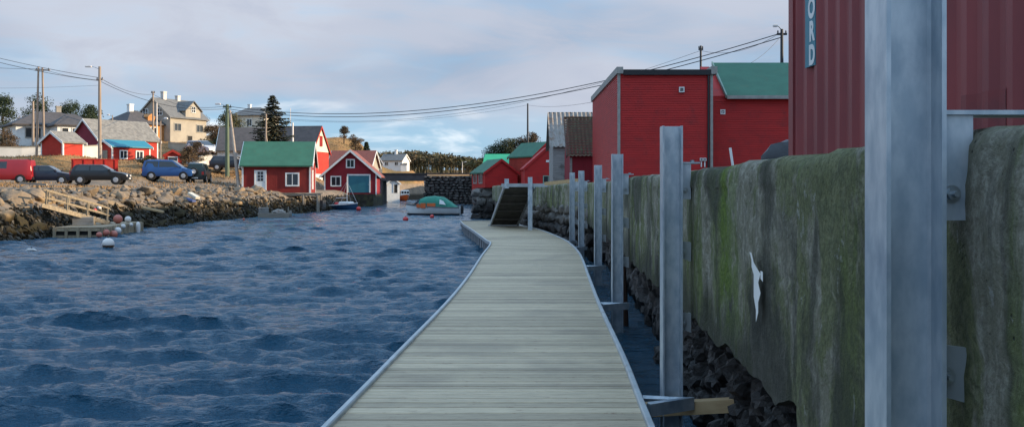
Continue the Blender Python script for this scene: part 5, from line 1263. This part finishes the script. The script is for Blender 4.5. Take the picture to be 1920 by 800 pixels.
def spruce_tree(name, label, loc, h, wdt, mat, seed, layers=22, group=None):
    rr = random.Random(seed); t_ = thing(name, label, 'tree', loc, 0, group); cr = MB()
    nb = int(layers*13)
    for k in range(nb):
        u = (k/nb)**1.15; u = min(.985, max(0, u + rr.uniform(-.02,.02))); z = h*(.06+.93*u); r = wdt/2*(1-u)**.8*rr.uniform(.45,1.15)+.06
        a_ = k*2.399 + rr.uniform(-.5,.5); d = Vector((math.cos(a_),math.sin(a_),0)); side = Vector((-d.y,d.x,0)); m_ = max(3,int(r/.13)); dr = rr.uniform(.12,.45)
        for i in range(m_):
            s = (i+.5)/m_; p = d*(r*s) + Vector((0,0,z - r*dr*s + r*dr*.8*s*s))
            for _ in range(3):
                w_ = rr.uniform(.08,.30)*(1.15-s*.5); sg = rr.choice((-1,1)); dn = Vector((0,0,-rr.random()*.22))
                cr.add([p, p+side*sg*w_+d*rr.uniform(0,.12)+dn*.6, p+side*sg*w_*.8+d*rr.uniform(.1,.3)+dn, p+d*.16+dn*.4], [(0,1,2,3)])
    cr.build('crown', mat, t_)
    q = MB(); q.tube([(0,0,-.6),(0,0,h*.5),(0,0,h*.99)], [h*.022,h*.014,.01], 7); q.build('trunk', M['trunk'], t_); return t_
def tsite(px, py, Y): p = P(px,py,Y); return (p.x, p.y, p.z)
def th(t0, b0, Y): return PZ(t0,Y)-PZ(b0,Y)
spruce_tree('spruce_tree', 'big dark spruce rising behind the green roofed boathouse', tsite(511,300,104), th(176,300,104), 6.4, M['spruce'], 1, 26)
bushy_tree('pine_tree', 'dark broad pine at the left picture edge', tsite(5,282,138), th(176,282,138), 4.4, M['conifer'], 2, 30, 70, .22, group='trees behind the village')
bushy_tree('pine_tree', 'dark pine behind the tall pole pair', tsite(74,262,150), th(172,262,150), 4.6, M['conifer'], 3, 28, 70, .22, group='trees behind the village')
bushy_tree('pine_tree', 'low dark pine clump above the white house chimney', tsite(133,262,152), th(190,262,152), 5.6, M['conifer'], 4, 30, 70, .22, group='trees behind the village')
bushy_tree('pine_tree', 'dark pine right of the chimney, behind the lamp pole', tsite(172,262,154), th(196,262,154), 4.6, M['conifer'], 5, 26, 70, .22, group='trees behind the village')
bushy_tree('pine_tree', 'small dark pine between the orange and the grey house', tsite(262,255,168), th(201,255,168), 2.2, M['conifer'], 6, 14, 60, .2, group='trees behind the village')
bushy_tree('brown_bush', 'brown bare thicket below the pine at the left edge', tsite(10,292,118), th(238,292,118), 3.8, M['brownleaf'], 7, 22, 70, .16, cat='bush', group='trees behind the village')
bushy_tree('bare_tree', 'thin bare tree left of the white house', tsite(38,280,140), th(214,280,140), 2.6, M['brownleaf'], 8, 14, 40, .14, group='trees behind the village')
bushy_tree('bare_tree', 'pale bare tree right of the tall grey beige house', tsite(385,262,158), th(218,262,158), 3.4, M['brownleaf'], 9, 16, 40, .14, group='trees behind the village')
bushy_tree('olive_tree', 'broad olive brown tree behind the green pole', tsite(430,285,140), th(212,285,140), 5.2, M['oliveleaf'], 10, 34, 80, .2, group='trees behind the village')
bushy_tree('dark_bush', 'dark bushes along the lane left of the green pole', tsite(398,284,136), th(232,284,136), 4.2, M['brownleaf'], 11, 26, 80, .18, cat='bush', low=.05, group='trees behind the village')
bushy_tree('dark_bush', 'dark green bush below the tree at the lane', tsite(412,290,132), th(252,290,132), 4.6, M['conifer'], 12, 24, 80, .18, cat='bush', low=.05, group='trees behind the village')
bushy_tree('brown_bush', 'brown bush behind the red kiosk', tsite(354,306,100), th(274,306,100), 2.2, M['brownleaf'], 13, 20, 70, .12, cat='bush', low=.05, group='bushes below the village')
bushy_tree('brown_bush', 'brown bush right of the kiosk by the lane', tsite(366,304,106), th(264,304,106), 2.4, M['brownleaf'], 23, 18, 70, .12, cat='bush', low=.05, group='bushes below the village')
bushy_tree('dark_bush', 'dark low bush left of the blue people carrier', tsite(278,322,94), th(292,322,94), 2.0, M['oliveleaf'], 14, 16, 70, .12, cat='bush', low=.05, group='bushes below the village')
bushy_tree('hill_bush', 'dark bush on the crest of the brown hill', tsite(645,262,168), th(237,262,168), 1.9, M['brownleaf'], 15, 14, 60, .16, cat='bush', low=.08, group='bushes on the brown hill')
bushy_tree('hill_bush', 'dark bush cluster sloping down the brown hill', tsite(666,284,165), th(250,284,165), 2.6, M['brownleaf'], 16, 18, 60, .16, cat='bush', low=.05, group='bushes on the brown hill')
spruce_tree('spruce_tree', 'small young spruce at the right foot of the brown hill', tsite(687,298,150), th(265,298,150), 1.7, M['conifer'], 17, 14)
for k, (px, t0, wd, mt, lab) in enumerate(((936,262,3.4,'conifer','leftmost dark tree behind the bright green hall'),(958,256,3.8,'oliveleaf','second olive tree behind the bright green hall'),(978,254,3.6,'brownleaf','brown tree below the dark pole behind the boathouses'),(998,248,2.6,'brownleaf','tall reddish bare tree right of the dark pole'))):
    bushy_tree('tree', lab, tsite(px,320,122), th(t0,320,122), wd, M[mt], 30+k, 26, 80, .17, group='trees behind the boathouses')
fo = MB(); rr = random.Random(77)
fxs = np.array([rr.uniform(PX(660,290), PX(930,290)) for _ in range(460)]); fys = np.array([rr.uniform(250,330) for _ in range(460)]); fzs = height(fxs, fys)
for x, y, z in zip(fxs, fys, fzs):
    px = 960+F*x/y; topy = np.interp(px, [640,700,760,800,850,900,960], [300,286,283,285,291,297,300]) + rr.uniform(-2,7)
    tz = PZ(topy, y); hh_ = max(2.5, tz - z); fo.tube([(x,y,z-.5),(x,y,z+hh_*.8)], [.12,.05], 4, cap=False)
    leaf_quads(fo, (x,y,z+hh_*.68), (1.3,1.3,hh_*.34), 46, .5, rr)
M['forest'] = mk('forest_needles', (.062,.070,.036), (.11,.080,.048), .09, .85, coord='World', spec=.15)
tag(fo.build('forest', M['forest']), 'distant dark conifer forest behind the bridge', 'forest', kind='stuff')

# ------------------------------------------------------------------ boats
def hull(mb, L, B, D, sheer=.15, draft=.15, n=14, m_=6, bowp=1.7):
    """stations from stern -L/2 to bow +L/2; z = 0 is the waterline"""
    vs = []
    for i in range(n+1):
        u = i/n; x = -L/2 + L*u; b_ = B/2*(.86 + .14*math.sin(math.pi*min(1,u*1.2)))*(1 - max(0,(u-.45)/.55)**bowp)**.9; b_ = max(b_, .015); zs = D + sheer*(u**2.2); zk = -draft + (D*.6+draft)*max(0,(u-.8)/.2)**2
        for j in range(m_+1):
            v = j/m_; vs.append((x, b_*(v**.45 if v > 0 else 0), zk + (zs-zk)*v**1.3))
        for j in range(m_+1):
            v = j/m_; vs.append((x, -b_*(v**.45 if v > 0 else 0), zk + (zs-zk)*v**1.3))
    w_ = m_+1; k = 2*w_; fs = []
    for i in range(n):
        for j in range(m_):
            fs.append((i*k+j, (i+1)*k+j, (i+1)*k+j+1, i*k+j+1)); fs.append((i*k+w_+j, i*k+w_+j+1, (i+1)*k+w_+j+1, (i+1)*k+w_+j))
    fs.append(tuple(range(w_)) + tuple(range(2*w_-1, w_, -1)))
    mb.add(vs, fs)
    return [vs[i*k+m_] for i in range(n+1)]
def band(sh, z0, z1, off): 
    q = MB(); n = len(sh); pts = [(x, y+off, z) for x, y, z in sh] + [(x, -y-off, z) for x, y, z in reversed(sh)]
    vs = [(x,y,z+z0) for x,y,z in pts] + [(x,y,z+z1) for x,y,z in pts]; m_ = len(pts); q.add(vs, [(i,(i+1),(i+1)+m_,i+m_) for i in range(m_-1)]); return q
# cabin boat with green canopy
cb = thing('motor_boat', 'white motor boat with green canvas canopy and orange seats moored mid channel', 'boat', tuple(P(813,404,76.5)), R(180-8))
cb.location.z = 0
q = MB(); shr = hull(q, 4.3, 1.75, .60, .24, .2); q.build('hull', M['hullwhite'], cb, smooth=True, fixn=True)
q = MB(); hull(q, 4.22, 1.70, .13, .02, .24); q.build('bottom_paint', M['hulldark'], cb, smooth=True, fixn=True); cb.children[-1].scale = (1.004,1.02,1)
band(shr, -.05, .03, .035).build('rubbing_strake', M['greyroof'], cb)
q = MB(); n_ = len(shr); q.add([(x,y*.97,z-.04) for x,y,z in shr]+[(x,-y*.97,z-.04) for x,y,z in shr], [(i,i+1,i+1+n_,i+n_) for i in range(n_-1)]); q.build('deck', M['hullwhite'], cb)
# canopy: stretched over hoops
secs = [(-1.85,.58,.70,.03),(-1.45,.62,.74,.32),(-.85,.64,.76,.72),(-.1,.68,.76,.78),(.65,.70,.72,.68),(1.0,.86,.66,.36)]
q = MB(); vs = []; kk = 9
for x, z0, w, hh_ in secs:
    for j in range(kk): a_ = math.pi*j/(kk-1); vs.append((x, w*math.cos(a_), z0 + (hh_+.02)*math.sin(a_)**.7))
q.add(vs, [(i*kk+j,(i+1)*kk+j,(i+1)*kk+j+1,i*kk+j+1) for i in range(len(secs)-1) for j in range(kk-1)]); cano = q.build('canopy', M['canvas'], cb, smooth=True)
q = MB(); q.add([(-.62,.80,.86),(-1.12,.79,.80),(-.92,.72,1.08),(-.62,.70,1.22)], [(0,1,2,3)]); q.build('canopy_window', M['hullwhite'], cano)
for k, (x0_, x1_) in enumerate(((-.3,.35),(.45,.85))):
    q = MB(); q.box(x0_,x1_,.25,.78,.55,.92); q.build('seat', M['orange'], cb)
q = MB(); q.box(.86,1.2,-.55,.62,.58,.86); q.build('dash', M['orange'], cb)
q = MB(); q.add([(1.5,-.5,.76),(1.5,.5,.76),(1.02,.58,1.22),(1.02,-.58,1.22)], [(0,1,2,3)]); q.build('windscreen', M['glass'], cb)
q = MB(); q.tube([(1.3,.52,.7),(1.35,.52,1.0),(2.1,.08,1.08),(2.1,-.08,1.08),(1.35,-.52,1.0),(1.3,-.52,.7)], .018, 6); q.build('bow_rail', M['bolt'], cb)
q = MB(); q.tube([(-2.1,.6,.5),(-2.15,.6,.75),(-2.15,-.6,.75),(-2.1,-.6,.5)], .02, 6); q.build('stern_rail', M['bolt'], cb)
q = MB(); q.cbox(-2.32,-2.14,-.12,.12,.1,.78,.06); q.build('outboard_motor', M['black'], cb)
# small sailing dinghy
sb = thing('sailing_boat', 'small blue sailing boat with bare mast in front of the blue door', 'boat', tuple(P(646,393,95.5)), R(-38)); sb.location.z = 0
q = MB(); shr = hull(q, 3.6, 1.5, .42, .22, .15); q.build('hull', M['hullblue'], sb, smooth=True, fixn=True)
q = MB(); n_ = len(shr); q.add([(x,y*.96,z+.03) for x,y,z in shr]+[(x,-y*.96,z+.03) for x,y,z in shr], [(i,i+1,i+1+n_,i+n_) for i in range(n_-1)]); q.build('deck', M['hullwhite'], sb)
band(shr, -.03, .07, .03).build('gunwale', M['hullwhite'], sb)
q = MB(); q.cbox(-.4,.9,-.4,.4,.42,.78,.08); q.build('cabin', M['hullwhite'], sb)
q = MB(); q.tube([(.35,0,.4),(.35,0,PZ(331,95.5))], [.045,.03], 7); q.build('mast', M['buoywhite'], sb)
q = MB(); q.tube([(.35,0,1.15),(-1.2,0,1.1)], .035, 6); q.build('boom', M['buoywhite'], sb)
for e_ in ((1.75,0,.66),(-1.75,0,.5),(.2,.7,.5),(.2,-.7,.5)): q = MB(); q.tube([(.35,0,PZ(340,95.5)), e_], .014, 5); q.build('stay', M['rim'], sb)
q = MB(); q.cbox(-1.1,-.5,-.3,.3,.44,.72,.1); q.build('red_cushion', M['buoyred'], sb)
# orange fishing boat beyond the bridge
ob = thing('fishing_boat', 'orange boat with white wheelhouse seen through the bridge gap', 'boat', tuple(P(757,375,165)), R(-70)); ob.location.z = 0
q = MB(); shr = hull(q, 5.2, 1.9, .75, .3, .2); q.build('hull', M['hullorange'], ob, smooth=True, fixn=True)
q = MB(); n_ = len(shr); q.add([(x,y*.96,z-.05) for x,y,z in shr]+[(x,-y*.96,z-.05) for x,y,z in shr], [(i,i+1,i+1+n_,i+n_) for i in range(n_-1)]); q.build('deck', M['hullwhite'], ob)
band(shr, -.02, .10, .03).build('bulwark', M['hullwhite'], ob)
q = MB(); q.cbox(-.9,.9,-.7,.7,.7,1.75,.1); wh = q.build('wheelhouse', M['hullwhite'], ob)
for sg in (-1,1):
    for x0_ in (-.7,.05): q = MB(); q.box(x0_,x0_+.6,min(sg*.701,sg*.715),max(sg*.701,sg*.715),1.2,1.55); q.build('pane', M['glass'], wh)
for y0_ in (-.58,-.14,.30): q = MB(); q.box(.901,.915,y0_,y0_+.34,1.2,1.55); q.build('pane', M['glass'], wh)
# grey work skiff with a crate near the shore
sk = thing('work_skiff', 'flat grey work skiff carrying a crate below the green roofed boathouse', 'boat', tuple(P(513,407,70)), va(513)+R(2)); sk.location.z = 0
q = MB(); q.prism([(-1.05,.0),(1.0,.0),(1.12,.32),(-1.1,.30)], -.5, .5, 'y'); q.build('hull', M['oldwood'], sk, fixn=True)
q = MB(); q.box(-1.02,-.35,-.42,.3,.301,.72); q.build('crate', M['oldwood'], sk)
for k in range(4): q = MB(); q.box(-1.03,-.34,-.445,-.421,.33+k*.1,.40+k*.1); q.build('crate_slat', M['greyboard'], sk)
bm = bmesh.new(); bmesh.ops.create_icosphere(bm, subdivisions=3, radius=1)
for v in bm.verts: v.co *= 1+noise.noise(v.co*2)*.3; v.co = Vector((v.co.x*.48+.35, v.co.y*.32, max(v.co.z*.24,-.05)+.35))
me = bpy.data.meshes.new('tarp'); bm.to_mesh(me); bm.free(); link('tarpaulin', me, M['greysheet'], sk, smooth=True)
q = MB(); q.tube([(-.45,-.2,.72),(-.45,-.2,1.0)], .03, 5); q.tube([(1.0,0,.3),(1.02,0,.75)], .04, 5); q.build('post', M['oldwood'], sk)
q = MB(); q.box(1.08,1.25,-.15,.15,.05,.5); q.build('outboard_motor', M['greysheet'], sk)

# ------------------------------------------------------------------ buoys
def buoy(label, px, py_bottom, dia_px, mat, Y=None, z=None, foul=False, grp=None, par_z=0):
    Y = Y or 3827/(py_bottom-HZ); d = dia_px*Y/F; t_ = thing('buoy', label, 'buoy', (PX(px,Y), Y, (-.12*d if z is None else z)), random.uniform(0,6), grp)
    q = MB(); pr = [(max(.001,math.sin(math.pi*i/14)*d/2), d/2 - math.cos(math.pi*i/14)*d/2) for i in range(15)]; q.lathe(pr, 18); q.build('ball', mat, t_, smooth=True)
    q = MB(); q.tube([(0,0,d*.97),(0,0,d*1.1)], [d*.10,d*.07], 8); q.build('eye', M['wire'], t_)
    if foul: q = MB(); q.lathe([(max(.001,math.sin(math.pi*i/14)*d*.508), d/2-math.cos(math.pi*i/14)*d*.508) for i in range(7)], 18); q.build('fouled_underside', M['buoyfoul'], t_, smooth=True)
    return t_
buoy('large white mooring buoy floating in front of the left raft', 203, 465, 22, M['buoywhite'], foul=True)
buoy('red mooring buoy floating left of the white motor boat', 760.5, 415, 10.5, M['buoyred']); buoy('small red buoy floating in front of the white motor boat', 810, 409, 8, M['buoyred'])
buoy('red buoy beside the blue sailing boat', 672.5, 395, 9, M['buoyred']); buoy('small orange float left of the grey work skiff', 457, 413, 5, M['buoyorange']); buoy('small orange float at the grey work skiff', 497.5, 408, 5, M['buoyorange'])
wf = thing('float', 'small white float drifting at the lower left', 'float', tuple(P(58,472,32.5)), .2); wf.location.z = 0
q = MB(); q.tube([(-.16,0,.02),(-.08,0,.05),(.08,0,.05),(.17,0,.02)], [.02,.05,.05,.02], 10); q.build('float_body', M['buoywhite'], wf, smooth=True); q = MB(); q.tube([(.0,0,.08),(.03,0,.14)], .02, 6); q.build('float_eye', M['wire'], wf)

# ------------------------------------------------------------------ left raft with gangplank
M['raftwood'] = mk('weathered_raft_timber', (.36,.28,.18), (.23,.18,.12), 5, .85, .4, .01, stretch=(3,3,.6), rnd=.22)
Yr = 40.9; rx0 = PX(100,Yr); RW, RL = PX(190,Yr)-PX(100,Yr), 7.0
rf = thing('raft', 'old timber raft with slatted sides moored at the left shore', 'raft', (rx0, Yr, 0), R(8))
for k in range(36): q = MB(); q.box(0, RW, k*.195, k*.195+.18, .40, .45); q.build('deck_plank', M['raftwood'], rf)
for z0 in (.02,.29):
    q = MB(); q.box(-.02, RW+.02, -.05, -.001, z0, z0+.10); q.build('end_rail', M['raftwood'], rf)
    q = MB(); q.box(RW+.001, RW+.05, -.05, RL, z0, z0+.10); q.build('side_rail', M['raftwood'], rf)
for k in range(5): q = MB(); q.box(k*.46, k*.46+.12, -.09, -.051, -.1, .44); q.build('end_post', M['raftwood'], rf)
for k in range(26): q = MB(); q.box(RW+.051, RW+.08, .1+k*.265, .1+k*.265+.15, -.1, .43); q.build('slat', M['raftwood'], rf)
q = MB(); q.box(.02, RW-.05, .05, RL-.05, -.2, .38); q.build('float_body', M['dark'], rf)
rfm = Matrix.Translation(rf.location) @ Matrix.Rotation(R(8),4,'Z')
bt = thing('storage_box', 'wooden slatted storage box standing on the raft', 'box', tuple(P(158,421,43.6)), R(14)); bt.location.z = .45
q = MB(); q.box(-.42,.42,-.3,.3,0,.36); q.build('box_body', M['raftwood'], bt)
for k in range(4): q = MB(); q.box(-.43,.43,-.325,-.301,.02+k*.088,.09+k*.088); q.build('slat', M['greyboard'], bt)
gp = thing('gangplank', 'wooden gangplank with handrail leading down the boulders onto the raft', 'gangplank')
T_ = P(78,385,41.8); B_ = P(204,419,44.4); sidev = Vector((-.25,.72,0))
for sgn, off in ((0,Vector((0,0,0))),(1,sidev)):
    q = MB(); beam(q, T_+off, B_+off, .07, .15); q.build('stringer', M['raftwood'], gp)
for k in range(14):
    u = (k+.3)/14; p = T_.lerp(B_,u)+Vector((0,0,.08)); e = p+sidev; d = (B_-T_).normalized()*.17
    q = MB(); q.add([p,p+d,e+d,e]+[v+Vector((0,0,.03)) for v in (p,p+d,e+d,e)], [(0,3,2,1),(4,5,6,7),(0,1,5,4),(1,2,6,5),(2,3,7,6),(3,0,4,7)]); q.build('tread', M['raftwood'], gp)
for off in (Vector((0,0,0)), sidev):
    for u in (.06,.36,.66,.97): q = MB(); p = T_.lerp(B_,u)+off; beam(q, p, p+Vector((.03,0,.68)), .05, .06); q.build('rail_post', M['raftwood'], gp)
    q = MB(); beam(q, T_.lerp(B_,.02)+off+Vector((0,0,.68)), B_+off+Vector((.03,0,.68)), .05, .07); q.build('handrail', M['raftwood'], gp)
    q = MB(); beam(q, T_.lerp(B_,.02)+off+Vector((0,0,.36)), B_+off+Vector((.02,0,.36)), .04, .06); q.build('handrail', M['raftwood'], gp)
G = 'fenders and buoys on the raft'
def raft_y(px):     # depth of the raft's outer side at a photo column
    best = min((abs(960+F*(rfm @ Vector((RW+.2,k*.1,0))).x/(rfm @ Vector((RW+.2,k*.1,0))).y - px), k) for k in range(70)); return (rfm @ Vector((RW+.2,best[1]*.1,0))).y
for px, py, dp, mt, lab, Yb_ in ((221,413,17,'buoyorange','big orange buoy lying on the raft deck',45.2),(240,412,12,'buoywhite','pinkish white buoy lying on the raft deck right of the orange one',46.6),(213,439,15,'buoyorange','orange buoy hanging low on the raft side',None),(221,432,13,'buoywhite','white buoy hanging on the raft side beside the orange ones',None),(186,440,11,'buoyorange','leftmost brownish orange buoy hanging on the raft end',40.6),(199,436,13,'buoyorange','orange buoy hanging between the brownish and the low one',None),(231,424,9,'buoywhite','small white fender right of the hanging buoys',None),(246,421,7,'buoywhite','smallest white float on the far half of the raft side',None),(186,389,8,'buoywhite','white float lying on the boulders beside the gangplank',47.6),(178,394,7,'buoyred','red float lying on the boulders beside the gangplank',47.2)):
    Yb_ = Yb_ or raft_y(px); zz = PZ(py+dp/2, Yb_)
    if py in (413,412): zz = .45
    buoy(lab, px, py+dp/2, dp, M[mt], Y=Yb_, z=zz, grp=G)
Yf = raft_y(258); fdr = thing('fender', 'long white fender hanging at the far end of the raft side', 'fender', (PX(259,Yf), Yf, .22), 0, G)
q = MB(); q.lathe([(.02,-.26),(.085,-.22),(.10,-.1),(.10,.15),(.07,.24),(.02,.28)], 12); q.build('fender_body', M['buoywhite'], fdr, smooth=True); q = MB(); q.tube([(0,0,.28),(-.1,.02,.34)], .012, 5); q.build('rope', M['wire'], fdr)
fd2 = thing('fender', 'white fender lying on the raft deck by the box', 'fender', tuple(P(197,419,44.5)), .3, G); fd2.location.z = .52
q = MB(); q.tube([(-.17,0,0),(-.13,0,0),(.13,0,0),(.17,0,0)], [.03,.07,.07,.03], 10); q.build('fender_body', M['buoywhite'], fd2, smooth=True); q = MB(); q.tube([(.17,0,0),(.3,0,-.05)], .012, 5); q.build('rope', M['wire'], fd2)
# loose timber and a crate on the boulders
q = MB(); a, c = P(268,389,52), P(306,397,51.5); beam(q, a, c, .14, .10); tag(q.build('driftwood_plank', M['newwood']), 'pale plank lying on the boulders right of the raft', 'plank')
q = MB(); a, c = P(356,362,62), P(371,371,61.6); beam(q, a, c, .35, .14); tag(q.build('fish_box', M['offwhite']), 'pale fish box tipped on the boulders left of the boathouse', 'box')
q = MB(); a, c = P(350,372,61.8), P(364,377,61.5); beam(q, a, c, .3, .12); M['bluebox'] = mk('blue_plastic', (.10,.14,.32), None, 3, .5); tag(q.build('fish_box', M['bluebox']), 'blue plastic box under the pale fish box on the boulders', 'box')
q = MB(); a, c = P(38,343,60), P(88,346,60); beam(q, a, c, .2, .12); tag(q.build('timber_baulk', M['oldwood']), 'weathered baulk on the bank below the dark blue sedan', 'timber')
